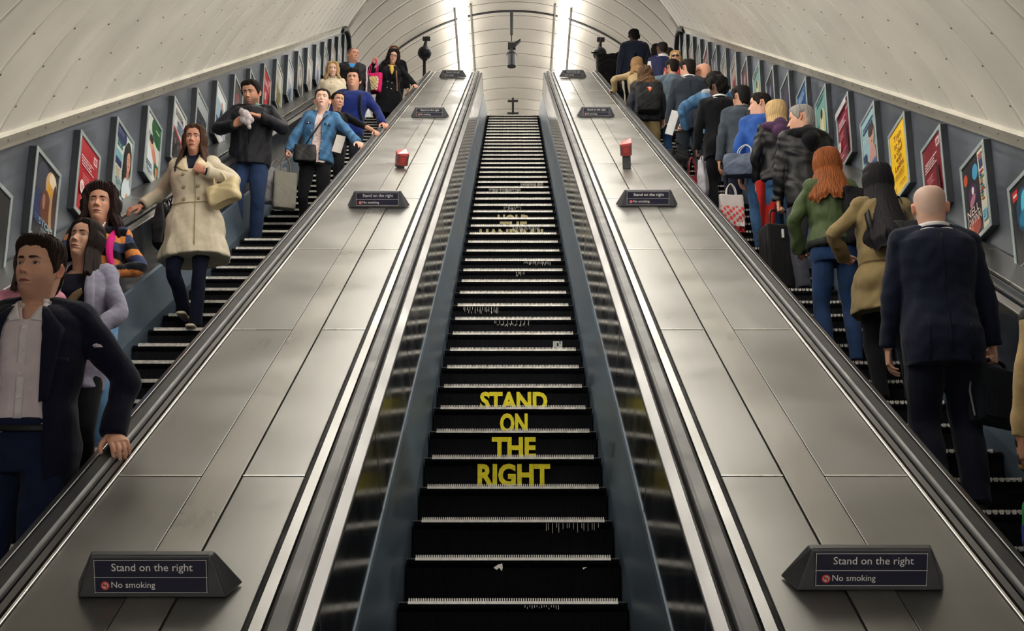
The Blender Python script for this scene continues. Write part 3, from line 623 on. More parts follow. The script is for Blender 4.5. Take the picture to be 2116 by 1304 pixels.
def d_dark(p, a=(34, 30, 44), b=(90, 40, 50), c=(150, 140, 130)):
    p.rect(0, 0, 1, 1, a); p.ell(0.5, 0.55, 0.34, 0.28, b); p.ell(0.5, 0.62, 0.14, 0.14, c); p.lines(0.15, 0.85, 0.14, 2, 0.06, c, 0.04)
def d_pale(p, a=(196, 196, 196), b=(60, 80, 120), c=(160, 60, 60)):
    p.rect(0, 0, 1, 1, a); p.ell(0.5, 0.36, 0.3, 0.26, b); p.ell(0.52, 0.58, 0.12, 0.11, (200, 160, 140)); p.lines(0.1, 0.9, 0.88, 3, 0.05, c, 0.026); p.rect(0.1, 0.04, 0.9, 0.09, b)
def d_city(p):
    p.rect(0, 0, 1, 1, (24, 30, 44)); p.rect(0, 0.74, 1, 1, (170, 176, 184))
    for i in range(34): r_ = random.Random(i); u = r_.random()*0.85; v = 0.08+0.64*r_.random(); p.rect(u, v, u+0.05+0.1*r_.random(), v+0.02, (90, 104, 130))
def d_man(p):
    p.rect(0, 0, 1, 1, (150, 178, 200)); p.rect(0, 0.78, 1, 1, (220, 224, 230)); p.ell(0.62, 0.36, 0.2, 0.36, (24, 28, 46)); p.ell(0.62, 0.76, 0.085, 0.085, (190, 140, 116)); p.rect(0, 0, 0.34, 0.4, (40, 64, 110)); p.rect(0.3, 0, 1, 0.16, (216, 206, 214))
FRAMES = {}
def poster(s, i, design, lab, cat='poster', args=()):
    ynear = (9.11 + 0.892*i) if s < 0 else (9.208 + 0.897*i)
    ztop = (5.523 if s < 0 else 5.614) + (ynear - (9.108 if s < 0 else 9.208))*0.57735
    w, h, dep = 0.54, 0.645, 0.055
    loc = (s*(WX - dep), ynear + w/2, ztop - h/2)
    r = empty('framed_poster', loc, lab, cat, 'framed posters on the escalator walls', (0, 0, PI/2 if s < 0 else -PI/2))
    # local: x across as seen, -y towards the viewer, z up
    if 'f' not in FRAMES:
        mb = MB(); a, b, q = w/2, h/2, 0.032
        for (x0, z0, x1, z1) in ((-a, -b, a, -b+q), (-a, b-q, a, b), (-a, -b+q, -a+q, b-q), (a-q, -b+q, a, b-q)): mb.box((x0, -0.006, z0), (x1, 0.004, z1))
        fo = mb.build('frame', M_frame, r, bevel=0.003)
        mb = MB(); mb.box((-a+0.002, 0.004, -b+0.002), (a-0.002, dep-0.002, b-0.002)); bo = mb.build('backing', M_frameside, r); FRAMES['f'] = (fo, bo)
    else:
        for p in FRAMES['f']: c = p.copy(); COL.objects.link(c); c.parent = r
    p = Print(); design(p, *args); o = p.mb.build('print', p.mats, r); o.location = (0, 0.003, 0)
Dk = d_dark; Pl = d_pale
LEFT = [(d_cyan, 'dark poster with a glowing cyan figure at the bottom end of the left wall'), (d_stom, 'dark fantasy poster with a pale golden face and grey capitals, left wall'),
 (d_red, 'bright crimson poster of white text with a white circle, left wall'), (d_woman, 'pale poster of a long haired woman under a navy arc, left wall'), (d_green, 'white poster with a green corner and a small child, left wall'),
 (d_live, 'white poster with a red diagonal band over a dark crowd, left wall'), (d_city, 'dark poster full of small blue blocks behind the woman in the trench coat'), (d_man, 'pale blue poster with a standing man in a dark suit, left wall'),
 (Dk, 'dark plum poster just left of the man eating', (38, 26, 40), (120, 36, 50), (90, 80, 90)), (Dk, 'dark navy poster hidden mostly behind the man eating', (30, 34, 60), (60, 60, 90), (120, 120, 130)), (d_red, 'crimson poster seen just right of the head of the man eating'),
 (Pl, 'olive and grey poster, second to the right of the man eating', (150, 150, 140), (110, 100, 40), (120, 60, 50)), (Pl, 'blue grey poster, third to the right of the man eating', (140, 152, 168), (60, 80, 110), (120, 90, 80)), (Dk, 'brown and black poster, fourth to the right of the man eating', (60, 54, 56), (150, 130, 110), (40, 36, 36)),
 (Pl, 'white poster left of the blonde woman in cream, sixth from the top end', (214, 212, 206), (150, 140, 140), (120, 60, 60)), (Pl, 'pale poster with a blue block, fifth from the top end of the left wall', (190, 196, 204), (70, 90, 150), (70, 90, 150)), (Dk, 'grey poster with a dark figure, fourth from the top end of the left wall', (110, 112, 120), (40, 40, 52), (170, 150, 140)), (Pl, 'pale poster with red lines, third from the top end of the left wall', (196, 190, 186), (150, 60, 60), (150, 40, 46)), (Pl, 'pale grey poster, second from the top end of the left wall', (180, 184, 190), (90, 96, 110), (90, 90, 100)), (Dk, 'dim grey poster at the very top end of the left wall', (120, 120, 126), (80, 80, 90), (150, 150, 150))]
RIGHT = [(d_cyan, 'dark poster with a cyan figure and red square, bottom end of the right wall'), (d_stage, 'theatre poster reading NELL GWYNN with a cream side strip'), (d_red, 'maroon poster of white text right behind the bald man', (118, 12, 36)), (d_yellow, 'bright yellow poster reading Train to be a chef with Leiths'),
 (d_baby, 'pale blue poster with a baby, just left of the yellow poster'), (d_maroon, 'maroon poster with a white top strip right of the grey haired man'), (d_teal, 'green poster with a pale figure above the grey haired man'), (d_blue, 'blue poster with white lines left of the grey haired man'),
 (Dk, 'dark navy poster just right of the blonde woman', (34, 38, 60), (70, 60, 80), (60, 66, 90)), (Dk, 'black and blue poster just left of the blonde woman', (24, 28, 42), (40, 60, 96), (110, 120, 140)), (d_teal, 'pale green poster above the man in the blue jacket'), (Dk, 'dark plum poster above the man with curly black hair', (50, 36, 48), (110, 40, 60), (150, 140, 140)),
 (Pl, 'grey poster with a red figure above the denim jacket', (160, 160, 160), (130, 50, 54), (90, 40, 40)), (Pl, 'pale poster with a white oval, right of the bald man in glasses', (150, 156, 152), (206, 208, 206), (100, 110, 110)), (Dk, 'navy poster with a pale patch, sixth from the top end of the right wall', (36, 40, 58), (80, 90, 130), (170, 170, 180)), (d_maroon, 'maroon poster, fifth from the top end of the right wall'), (Dk, 'dark grey poster, fourth from the top end of the right wall', (40, 42, 54), (70, 70, 84), (90, 90, 100)), (Dk, 'dark red poster, third from the top end of the right wall', (76, 26, 34), (110, 40, 50), (140, 110, 110)), (Pl, 'pale grey poster, second from the top end of the right wall', (180, 182, 184), (110, 120, 116), (90, 90, 100)), (Pl, 'white poster at the very top end of the right wall', (204, 204, 204), (150, 150, 156), (110, 110, 116))]
for s, L_ in ((-1, LEFT), (1, RIGHT)):
    for i, d in enumerate(L_): poster(s, i-1, d[0], d[1], args=d[2:])
# ------------------------------------------------------------------ people: builders
M_skin = tint_mat('skin', 0.5, 0.06, 0.10, 260, 0, 0.35, 0, 0.06, sss=0.08)
M_hair = tint_mat('hair', 0.6, 0.08, 0.10, 240, 0, 0.10, 0, 0.15)
M_cloth = tint_mat('woven cloth', 0.85, 0.05, 0.25, 420, 0.08, 0.15, 0, 0.10, wrinkle=0.12)
M_knit = tint_mat('knitted wool', 0.92, 0.04, 0.6, 240, 0.15, 0.1, 0, 0.16, wrinkle=0.08)
M_denim = tint_mat('denim', 0.85, 0.05, 0.4, 520, 0.05, 0.2, 0, 0.2, wrinkle=0.12)
M_leather = tint_mat('leather', 0.5, 0.05, 0.10, 160, 0, 0.35, 0.0, 0.06, wrinkle=0.08)
M_nylon = tint_mat('nylon', 0.62, 0.08, 0.1, 300, 0.05, 0.25, 0, 0.10, wrinkle=0.18)
M_paper = tint_mat('paper', 0.7, 0.05, 0.1, 60, 0, 0.2, 0, 0.05, wrinkle=0.15)
def srgb(*c): return tuple((v/255)**2.2 for v in c)
def smooth01(x): x = np.clip(x, 0, 1); return x*x*(3-2*x)
def verts_of(me):
    a = np.empty(len(me.vertices)*3, np.float32); me.vertices.foreach_get('co', a); return a.reshape(-1, 3).astype(np.float64)
def set_verts(me, co): me.vertices.foreach_set('co', co.astype(np.float32).ravel()); me.update()
def tint(me, col):
    n = len(me.vertices); c = np.ones((n, 4), np.float32); c[:, :3] = np.asarray(col)
    at = me.color_attributes.new('tint', 'FLOAT_COLOR', 'POINT'); at.data.foreach_set('color', c.ravel())
def normals_of(me):
    a = np.empty(len(me.vertices)*3, np.float32); me.vertices.foreach_get('normal', a); return a.reshape(-1, 3)
def remesh(mb, voxel, it=4, fac=0.5):
    me = bpy.data.meshes.new('tmp'); me.from_pydata([tuple(v) for v in mb.v], [], mb.f); me.update()
    o = bpy.data.objects.new('tmp', me); COL.objects.link(o)
    r = o.modifiers.new('r', 'REMESH'); r.mode = 'VOXEL'; r.voxel_size = voxel; r.use_smooth_shade = True
    if it: m = o.modifiers.new('s', 'SMOOTH'); m.factor = fac; m.iterations = it
    dg = bpy.context.evaluated_depsgraph_get(); out = bpy.data.meshes.new_from_object(o.evaluated_get(dg))
    bpy.data.objects.remove(o); bpy.data.meshes.remove(me); return out
def drop_faces(me, mask):
    bm = bmesh.new(); bm.from_mesh(me); bm.faces.ensure_lookup_table()
    bmesh.ops.delete(bm, geom=[f for f in bm.faces if all(mask[v.index] for v in f.verts)], context='FACES')
    bmesh.ops.delete(bm, geom=[v for v in bm.verts if not v.link_faces], context='VERTS')
    bv = {v: [e.other_vert(v) for e in v.link_edges if e.is_boundary] for v in bm.verts if v.is_boundary}
    for it in range(10):                           # even out the cut edge
        nw = {v: (v.co*2 + sum((w.co for w in n), Vector()))/(2+len(n)) for v, n in bv.items() if len(n) == 2}
        for v, c in nw.items(): v.co = c
    bm.to_mesh(me); bm.free(); me.update()
def wrinkle(co, amp, seed, k=34.0):
    r = np.random.RandomState(seed); out = np.zeros(len(co))
    for i in range(4):
        d = r.randn(3); d[2] *= 1.3; d /= np.linalg.norm(d); d2 = r.randn(3); d2 /= np.linalg.norm(d2); kk = k*(0.6+0.45*i)
        out += np.sin(co@d*kk + 1.8*np.sin(co@d2*kk*0.45 + r.rand()*6) + r.rand()*6)/(1+0.5*i)
    return amp*out/2.0
def catmull(pts, rs, sub=5):
    pts = [np.array(p, float) for p in pts]; P_ = [2*pts[0]-pts[1]] + pts + [2*pts[-1]-pts[-2]]; R_ = [rs[0]] + list(rs) + [rs[-1]]
    op, orr = [], []
    for i in range(1, len(P_)-2):
        for j in range(sub):
            t = j/sub; a, b, c, d = P_[i-1:i+3]
            op.append(0.5*(2*b + (c-a)*t + (2*a-5*b+4*c-d)*t*t + (3*b-a-3*c+d)*t**3)); orr.append(R_[i] + (R_[i+1]-R_[i])*smooth01(t))
    op.append(pts[-1]); orr.append(rs[-1]); return op, orr
def limb(mb, pts, rs, sub=4, n=12, round_end=True):
    p, r = catmull(pts, rs, sub)
    if round_end:
        for e in (0, 1):
            q, w = (p[0]-p[1], r[0]) if e == 0 else (p[-1]-p[-2], r[-1]); q = q/(np.linalg.norm(q)+1e-9)
            base = p[0] if e == 0 else p[-1]
            ex = [(base + q*w*0.5, w*0.87), (base + q*w*0.85, w*0.5)]
            if e == 0: p = [ex[1][0], ex[0][0]] + p; r = [ex[1][1], ex[0][1]] + r
            else: p = p + [x[0] for x in ex]; r = r + [x[1] for x in ex]
    mb.tube([Vector(x) for x in p], [float(x) for x in r], n)
def loft(mb, rings):
    n = len(rings[0]); vs = [v for r in rings for v in r]
    mb.add(vs, [(i*n+j, i*n+(j+1) % n, (i+1)*n+(j+1) % n, (i+1)*n+j) for i in range(len(rings)-1) for j in range(n)] + [list(range(n))[::-1], [len(vs)-n+j for j in range(n)]])
TORSO = {'m': ((.78,.150,.10,.0),(.86,.165,.112,.008),(.94,.168,.115,.010),(1.02,.158,.108,.004),(1.12,.148,.104,-.004),(1.24,.166,.115,-.004),(1.34,.182,.122,.0),(1.42,.180,.108,.012),(1.465,.125,.082,.018),(1.50,.072,.066,.02),(1.54,.062,.062,.018)),
         'f': ((.78,.150,.098,.0),(.86,.172,.112,.010),(.94,.172,.114,.012),(1.02,.148,.10,.004),(1.12,.126,.09,-.002),(1.22,.140,.108,-.008),(1.29,.150,.122,-.012),(1.38,.152,.100,.004),(1.44,.110,.074,.016),(1.48,.062,.058,.02),(1.53,.054,.055,.018))}
HZ = (-.13,-.06,-.03,-.012,0,.012,.03,.05,.075,.10,.125,.15,.175,.195,.21,.220,.225)
HF = (.050,.046,.050,.066,.081,.089,.092,.093,.092,.091,.089,.092,.088,.078,.06,.036,.0)
HB = (.066,.062,.062,.063,.066,.070,.077,.085,.093,.099,.103,.104,.099,.088,.068,.04,.0)
HH = (.062,.053,.051,.052,.0545,.0575,.0605,.0645,.069,.0725,.0745,.0765,.0765,.070,.055,.034,.0)
HC = (.034,.024,.016,.010,.006,.003,0,0,0,0,0,0,0,0,0,0,0)
_zf = np.linspace(-.13, .225, 400)
def _tab(v):
    a = np.interp(_zf, HZ, v); g = np.exp(-0.5*(np.arange(-14, 15)/6.0)**2); g /= g.sum()
    b = np.convolve(np.pad(a, 14, 'edge'), g, 'valid'); w = smooth01((_zf-.205)/.012); return b*(1-w)+a*w
TF, TBk, TH, TC = _tab(HF), _tab(HB), _tab(HH), _tab(HC)
def head_pt(th, z, wide=1.0, jaw=1.0):
    f, b, h, c = (np.interp(z, _zf, t) for t in (TF, TBk, TH, TC))
    ct, st = np.cos(th), np.sin(th); e = 0.92
    h = h*wide*(1 + (jaw-1)*smooth01((.085-z)/.06))
    h = h*(1 - .30*smooth01((.090-z)/.085)*smooth01((z+.035)/.03)*np.sqrt(np.clip(ct, 0, 1)))
    x = h*np.sign(st)*np.abs(st)**e; y = np.where(ct > 0, -f*np.abs(ct)**e, b*np.abs(ct)**e) + c
    return x, y
def G(x, z, x0, sx, z0, sz, a): return a*np.exp(-0.5*((x-x0)/sx)**2 - 0.5*((z-z0)/sz)**2)
class Person:
    def __init__(p, label, x, Y, z, H, sex='m', yaw=0, lean=0, twist=0, head=(0, 0, 0), arms=None, feet=None, lod=1, skin=(0.52, 0.30, 0.21), bulk=1.0, headk=1.0, sway=0.0, roll=0, seed=1, cat='person', jaw=1.0, group=None):
        p.label, p.H, p.s, p.sex, p.lod, p.skin, p.seed = label, H, H/1.75, sex, lod, skin, seed
        p.bulk, p.headk, p.jaw = bulk, headk*H/1.75*(1.0 if sex == 'm' else 0.985), jaw
        p.M = Matrix.Translation((x, Y, z)) @ Matrix.Rotation(math.radians(yaw), 4, 'Z'); p.loc = (x, Y, z); p.yaw = math.radians(yaw)
        p.voxel = (.0075, .010, .014)[lod]; s = p.s
        p.T = Matrix.Translation((sway, 0, .93*s)) @ Matrix.Rotation(math.radians(twist), 4, 'Z') @ Matrix.Rotation(math.radians(lean), 4, 'X') @ Matrix.Rotation(math.radians(roll), 4, 'Y') @ Matrix.Translation((0, 0, -.93*s))
        p.Tn = np.array(p.T); p.Tin = np.array(p.T.inverted())
        p.head_rot = head; H = H - .03; p.H = H; p.s = s = H/1.75; sh = .168 if sex == 'm' else .143
        feet = feet or {}
        p.J = {}
        for sd, sg in (('L', 1), ('R', -1)):
            f = Vector(feet.get(sd, (sg*.10, 0, 0))); p.J['foot'+sd] = f
            hip = Vector((sway + sg*.088*s, .01, .90*s)); ank = f + Vector((0, .035*s, .085*s))
            p.J['hip'+sd] = hip; p.J['ank'+sd] = ank; p.J['knee'+sd] = p.ik(hip, ank, .425*s, .41*s, Vector((sg*0.15, -1, 0.1)))
            shd = p.T @ Vector((sg*sh*bulk*s, .012*s, 1.425*s)); p.J['sh'+sd] = shd
            a = (arms or {}).get(sd, {})
            wt = a.get('w'); pole = Vector(a.get('pole', (sg*0.6, 0.8, -0.25)))
            if wt is None: wt = p.T @ Vector((sg*(.285 if sex == 'm' else .25)*s*bulk, -.05*s, .83*s))
            elif a.get('world'): wt = p.M.inverted() @ Vector(wt)
            else: wt = Vector(wt)*s
            el = p.ik(shd, wt, .285*s, .26*s, pole); wr = p.J['wr'+sd] = p.reach; p.J['el'+sd] = el
            d = Vector(a.get('dir', (0, -.12, -1))); n = Vector(a.get('palm', (-sg, 0.15, 0)))
            if a.get('world'): R = Matrix.Rotation(-p.yaw, 3, 'Z'); d = R @ d; n = R @ n
            d.normalize(); n = (n - d*n.dot(d)).normalized(); p.J['hand'+sd] = (d, n, a.get('pose', 'relaxed'))
        p.root = None; p.goff = {}
    def ik(p, a, b, l1, l2, pole):
        d = b - a; L_ = d.length; mx = (l1+l2)*0.995
        if L_ > mx: b = a + d*(mx/L_); d = b - a; L_ = mx
        p.reach = b; u = d.normalized(); x = (l1*l1 - l2*l2 + L_*L_)/(2*L_); h = math.sqrt(max(0, l1*l1-x*x))
        w = pole - u*pole.dot(u); w.normalize(); return a + u*x + w*h
    def world(p, v): return p.M @ Vector(v)
    def ring(p, z, off=0.0, flare=None):
        t = TORSO[p.sex]; zz = [q[0] for q in t]; a, b, c = (float(np.interp(z, zz, [q[i] for q in t])) for i in (1, 2, 3))
        fa = fb = 0.0
        if flare: fa, fb = (float(np.interp(z, [q[0] for q in flare], [q[i] for q in flare])) for i in (1, 2))
        k = p.bulk if z < 1.44 else 1+(p.bulk-1)*0.4
        return (a*k + off + fa), (b*k + off + fb), c
    def torso(p, mb, z0, z1, off, flare=None, step=.03, n=30, folds=0.0):
        rings = []; N = max(2, int((z1-z0)/step)); s = p.s
        for i in range(N+1):
            z = z0 + (z1-z0)*i/N; a, b, c = p.ring(z, off if z < 1.46 else off*0.8, flare); r = []
            for j in range(n):
                th = 2*PI*j/n; e = 2/2.35; q = 1 + folds*math.sin(9*th+1)*max(0, min(1, (1.0-z)/0.3))
                r.append(p.T @ Vector((a*q*math.copysign(abs(math.sin(th))**e, math.sin(th))*s, (c - b*q*math.copysign(abs(math.cos(th))**e, math.cos(th)))*s, z*s)))
            rings.append(r)
        loft(mb, rings)
    def arm(p, mb, sd, rs, frac=1.0, ext=0.0):
        J = p.J; a, e, w = (np.array(J[k+sd]) for k in ('sh', 'el', 'wr')); s = p.s
        end = e + (w-e)*frac + (w-e)/np.linalg.norm(w-e)*ext
        limb(mb, [a, a*.5+e*.5, e, e*.5+end*.5, end], [rs[0]*s, rs[1]*s, rs[2]*s, (rs[2]*.5+rs[3]*.5)*s, rs[3]*s], 4, 14, False)
    def shoulders(p, mb, off):
        s = p.s
        for sd, sg in (('L', 1), ('R', -1)):
            q = [p.T @ Vector((sg*.045*s, .02*s, (1.475 if p.sex == 'm' else 1.455)*s)), p.T @ Vector((sg*.11*s, .018*s, (1.452 if p.sex == 'm' else 1.43)*s)), p.J['sh'+sd]]
            limb(mb, q, [(.045+off*.6)*s, (.048+off)*s, (.056+off)*s], 3, 12)
    def leg(p, mb, sd, rs, zcut=0.0):
        J = p.J; h, k, a = (np.array(J[q+sd]) for q in ('hip', 'knee', 'ank')); s = p.s; end = a + (np.array([0, 0, -1.0]))*zcut
        limb(mb, [h + np.array([0, 0, .04*s]), h*.55+k*.45, k, k*.6+end*.4 + np.array([0, .012*s, 0]), end], [rs[0]*s, rs[1]*s, rs[2]*s, rs[3]*s, rs[4]*s], 4, 16, False)
    # ---- the body: one surface of torso, limbs, hands with fingers and a modelled head
    def hand(p, mb, sd):
        s = p.s*(1.0 if p.sex == 'm' else .93); d, n, pose = p.J['hand'+sd]; w = d.cross(n) if sd == 'R' else n.cross(d); o = p.J['wr'+sd]
        R = lambda c, rw, rn: [c + w*rw*s*math.cos(2*PI*j/14) + n*rn*s*math.sin(2*PI*j/14) for j in range(14)]
        loft(mb, [R(o - d*.03*s, .027, .020), R(o + d*.005*s, .028, .018), R(o + d*.04*s, .038, .016), R(o + d*.075*s, .042, .0145), R(o + d*.098*s, .040, .012)])
        ang = {'relaxed': (22, 28, 18), 'flat': (4, 8, 6), 'rail': (22, 34, 22), 'grip': (72, 78, 45), 'fist': (80, 92, 55), 'pinch': (48, 52, 30)}[pose]
        for i, (bw, ln, rad) in enumerate(((.029, .074, .0090), (.0095, .083, .0094), (-.0105, .077, .0090), (-.029, .060, .0080))):
            c = o + d*(.092 - .004*abs(i-1.2))*s + w*bw*s; pts = [c - d*.02*s, c]; a = 0; fan = (bw/.03)*0.10; var = (0.85, 1.0, 1.08, 1.2)[i]
            for q, fr in zip(ang, (.45, .31, .24)):
                a += math.radians(q)*var; dd = (d*math.cos(a) + n*math.sin(a) + w*fan*math.cos(a)).normalized(); c = c + dd*ln*fr*s; pts.append(c)
            limb(mb, pts, [rad*1.05*s, rad*1.08*s, rad*s, rad*.93*s, rad*.78*s], 3, 10)
        g = 0.35 if pose in ('grip', 'fist', 'pinch') else 0.0
        c = o + d*.018*s + w*.024*s; t1 = (d*.62 + w*(.72-g) + n*(.25+g)).normalized(); t2 = (d*.80 + w*(.36-g) + n*(.30+g)).normalized(); t3 = (d*.9 + w*(.1-g) + n*(.3+g)).normalized()
        limb(mb, [c - t1*.012*s, c + t1*.032*s, c + t1*.04*s + t2*.032*s, c + t1*.04*s + t2*.036*s + t3*.024*s], [.016*s, .0125*s, .0105*s, .008*s], 3, 10)
    def build_body(p, face=None, shaved=None, beard=None, bare_arm=0.0):
        s = p.s; parts = []
        mb = MB(); p.torso(mb, .92, 1.50, -.016)
        for sd in 'LR':
            p.arm(mb, sd, (.050, .042, .036, .024), 0.95); p.leg(mb, sd, (.055, .066, .05, .045, .032))
        me = remesh(mb, .020, 2); parts.append((me, None))
        for sd in 'LR':
            mb = MB(); J = p.J; e, w = np.array(J['el'+sd]), np.array(J['wr'+sd]); k = 1.0 if p.sex == 'm' else .86
            limb(mb, [e*.9+w*.1, e*.6+w*.4, w], [.040*k*s, .040*k*s, .0265*k*s], 4, 14); p.hand(mb, sd)
            parts.append((remesh(mb, (.0036, .0046, .007)[p.lod], 3, 0.45), None))
        hv, hf, hc = p.head_mesh(face or {}, shaved, beard)
        V, F_, Cc = [], [], []; b = 0
        for me, c in parts:
            co = verts_of(me); V.append(co); F_ += [[b+i for i in q.vertices] for q in me.polygons]; b += len(co)
            cc = np.tile(np.array(p.skin), (len(co), 1)); 
            if len(parts[0][0].vertices) != len(co): cc = cc*np.array([1.0, .93, .9])
            Cc.append(cc); bpy.data.meshes.remove(me) if me is not parts[0][0] else None
        V.append(hv); F_ += [[b+i for i in q] for q in hf]; Cc.append(hc)
        me = bpy.data.meshes.new('person'); me.from_pydata(np.vstack(V).tolist(), [], F_); me.polygons.foreach_set('use_smooth', [True]*len(me.polygons)); me.update()
        me.materials.append(M_skin); tint(me, np.vstack(Cc))
        o = bpy.data.objects.new('person', me); COL.objects.link(o); o.location = p.loc; o.rotation_euler = (0, 0, p.yaw); tag(o, p.label, 'person', 'people on the escalators'); p.root = o
        return p
    def hm(p):                                     # head frame: origin under the chin line
        s = p.s; y, pt, rl = (math.radians(a) for a in p.head_rot); k = p.headk
        base = p.T @ Vector((0, .018*s, 1.50*s)); top = p.H - .225*k
        off = Vector((base.x + math.sin(math.radians(roll if False else 0))*.0, base.y - .028*k, base.z + top - 1.5*s))
        piv = Vector((0, .02, 0.02))*k
        return Matrix.Translation(off) @ Matrix.Translation(piv) @ Matrix.Rotation(y, 4, 'Z') @ Matrix.Rotation(pt, 4, 'X') @ Matrix.Rotation(rl, 4, 'Y') @ Matrix.Translation(-piv) @ Matrix.Scale(k, 4)
    def head_mesh(p, face, shaved, beard):
        nu, nf, nt = ((128, 96, 26), (80, 60, 18), (48, 34, 12))[p.lod]
        u = np.arange(nu)*2*PI/nu; th = u - .62*np.sin(u)
        zs = np.concatenate([np.linspace(-.13, 0, 12), np.linspace(.002, .155, nf), .155 + .0695*np.sin(np.linspace(.06, PI/2, nt))])
        TH_, Z = np.meshgrid(th, zs); fem = p.sex == 'f'
        x, y = head_pt(TH_, Z, .97 if fem else 1.0, (.92 if fem else 1.02)*p.jaw); w = smooth01(np.cos(TH_)*2.2); ns = face.get('nose', .9 if fem else 1.0)
        am = np.interp(Z, [.07, .076, .083, .105, .128, .142], [0, .006, .024, .016, .006, 0])*ns; wd = np.interp(Z, [.07, .083, .11, .13], [.014, .0125, .0085, .007])
        f = am*np.exp(-np.abs(x/wd)**2.3)
        for g in (-1, 1):
            f += G(x, Z, g*.0145, .0055, .080, .006, .0065*ns) + G(x, Z, g*.032, .016, .121, .010, -.0105) + G(x, Z, g*.016, .007, .123, .010, -.006) + G(x, Z, g*.03, .02, .141, .006, .0025 if fem else .005)
            f += G(x, Z, g*.032, .0105, .1195, .0065, .0075) + G(x, Z, g*.045, .016, .097, .014, .005) + G(x, Z, g*.028, .006, .066, .014, -.0022) + G(x, Z, g*.05, .012, .02, .02, .0 if fem else .003)
        f += G(x, Z, 0, .028, .05, .02, .004) + G(x, Z, 0, .016, .0540, .0036, .0034) + G(x, Z, 0, .0145, .0420, .0046, .0048) + G(x, Z, 0, .019, .0480, .0017, -.0045) + G(x, Z, 0, .018, .031, .005, -.0042) + G(x, Z, 0, .016, .013, .010, .0065)
        f += G(x, Z, 0, .004, .064, .006, -.0015)
        y = y - f*w; x0 = x
        col = np.tile(np.array(p.skin), (*x.shape, 1)).astype(float)
        def blend(m, c): 
            m = np.clip(m, 0, 1)[..., None]; col[:] = col*(1-m) + np.array(c)*m
        sk = np.array(p.skin); dark = face.get('brow', (0.03, 0.02, 0.015)); front = (np.cos(TH_) > .1)*1.0
        for g in (-1, 1): blend(G(x0, Z, g*.044, .015, .09, .015, .35)*front, sk*np.array([1.12, .82, .78]))
        blend(G(x0, Z, 0, .012, .083, .008, .4)*front, sk*np.array([1.12, .80, .76]))
        if beard is not None: blend(smooth01((.088-Z)/.040)*smooth01((Z+.03)/.02)*smooth01((np.cos(TH_)+.15)*4)*(1-np.exp(-0.5*((x0/.022)**4 + ((Z-.048)/.011)**4)))*beard[1], beard[0])
        ax = np.abs(x0); px = .0016
        lip = np.array(face.get('lip', sk*np.array([.95, .52, .52]))); lw = .0245
        hu = .0085*np.clip(1-(ax/lw)**2, 0, 1)*(1-.25*np.exp(-(ax/.004)**2)); hl = .0088*np.clip(1-(ax/lw)**2, 0, 1)
        blend(front*smooth01((Z-(.048-hl))/px)*smooth01(((.048+hu)-Z)/px)*(ax < lw), lip)
        blend(front*np.exp(-0.5*((Z-.0480)/.0011)**2)*(ax < .024), lip*.25)
        bz = .1400 + .10*(ax-.012) - 1.6*np.clip(ax-.036, 0, 1)**1.35; bt = face.get('bt', .0036)*np.clip((.052-ax)/.02, 0, 1)*np.clip((ax-.009)/.004, 0, 1)
        blend(front*smooth01((bt - np.abs(Z-bz))/.0014+.5)*(bt > 0), dark)
        for g in (-1, 1):
            dx = (x0-g*.032)/.0150; hh = .0053*np.clip(1-dx*dx, 0, 1); ez = .1195 + g*(x0-g*.032)*.06
            dz = Z-ez; m = smooth01((hh-np.abs(dz))/px+.5)*(np.abs(dx) < 1)*front
            blend(m, (0.62, 0.58, 0.55)); ir = np.sqrt((x0-g*.032-face.get('gaze', 0))**2 + (dz*1.0)**2)
            blend(m*smooth01((.0060-ir)/px+.5), face.get('iris', (0.035, 0.02, 0.014))); blend(m*smooth01((.0028-ir)/px+.3), (0.005, 0.005, 0.005))
            blend(front*np.exp(-0.5*((dz-hh-.0006)/.0013)**2)*(np.abs(dx) < 1.05)*.95, (0.012, 0.008, 0.008)); blend(front*np.exp(-0.5*((dz+hh+.0003)/.0009)**2)*(np.abs(dx) < 1)*.5, sk*.35)
            blend(front*np.exp(-0.5*((dz-hh-.0050)/.0012)**2)*(np.abs(dx) < .9)*.35, sk*.5)  # upper lid crease: its shade is painted into the skin colour
        for g in (-1, 1): blend(front*G(x0, Z, g*.0075, .003, .0755, .0016, .8), sk*.2)
        if shaved is not None: blend(p.hairmask(np.abs(np.degrees(np.arctan2(np.sin(TH_), np.cos(TH_)))), Z, shaved[2] if len(shaved) > 2 else 'short')*shaved[1], shaved[0])
        V = np.stack([x, y, Z], -1).reshape(-1, 3); C = col.reshape(-1, 3); R_ = len(zs); F_ = []
        for i in range(R_-1):
            for j in range(nu): F_.append((i*nu+j, i*nu+(j+1) % nu, (i+1)*nu+(j+1) % nu, (i+1)*nu+j))
        V = np.vstack([V, [[0, 0.004, .2252]]]); C = np.vstack([C, C[-1:]]); t = len(V)-1
        F_ += [((R_-1)*nu+j, (R_-1)*nu+(j+1) % nu, t) for j in range(nu)]
        for g in (-1, 1):                          # ears
            b = len(V); na, nr = 18, 5; ev = []
            for i in range(nr+1):
                q = i/nr
                for j in range(na):
                    a = 2*PI*j/na; ru = .0160*q*(1.12 if math.sin(a) > 0 else .82); zz = .030*q*math.sin(a); yy = ru*math.cos(a)
                    lift = .007 + .006*q + (.006*math.exp(-((q-.82)/.14)**2)) - (.007*math.exp(-(q/.45)**2)) - .010*max(0, -math.cos(a))*q
                    if q > .95: lift -= .004
                    ev.append((g*(.0705 + lift + .006*(yy/.0175)), .016 + yy + .12*zz, .110 + zz))
            for j in range(na): a = 2*PI*j/na; ev.append((g*.064, .014 + .012*math.cos(a), .110 + .022*math.sin(a)))
            V = np.vstack([V, ev]); C = np.vstack([C, np.tile(sk*np.array([1.05, .86, .82]), (len(ev), 1))])
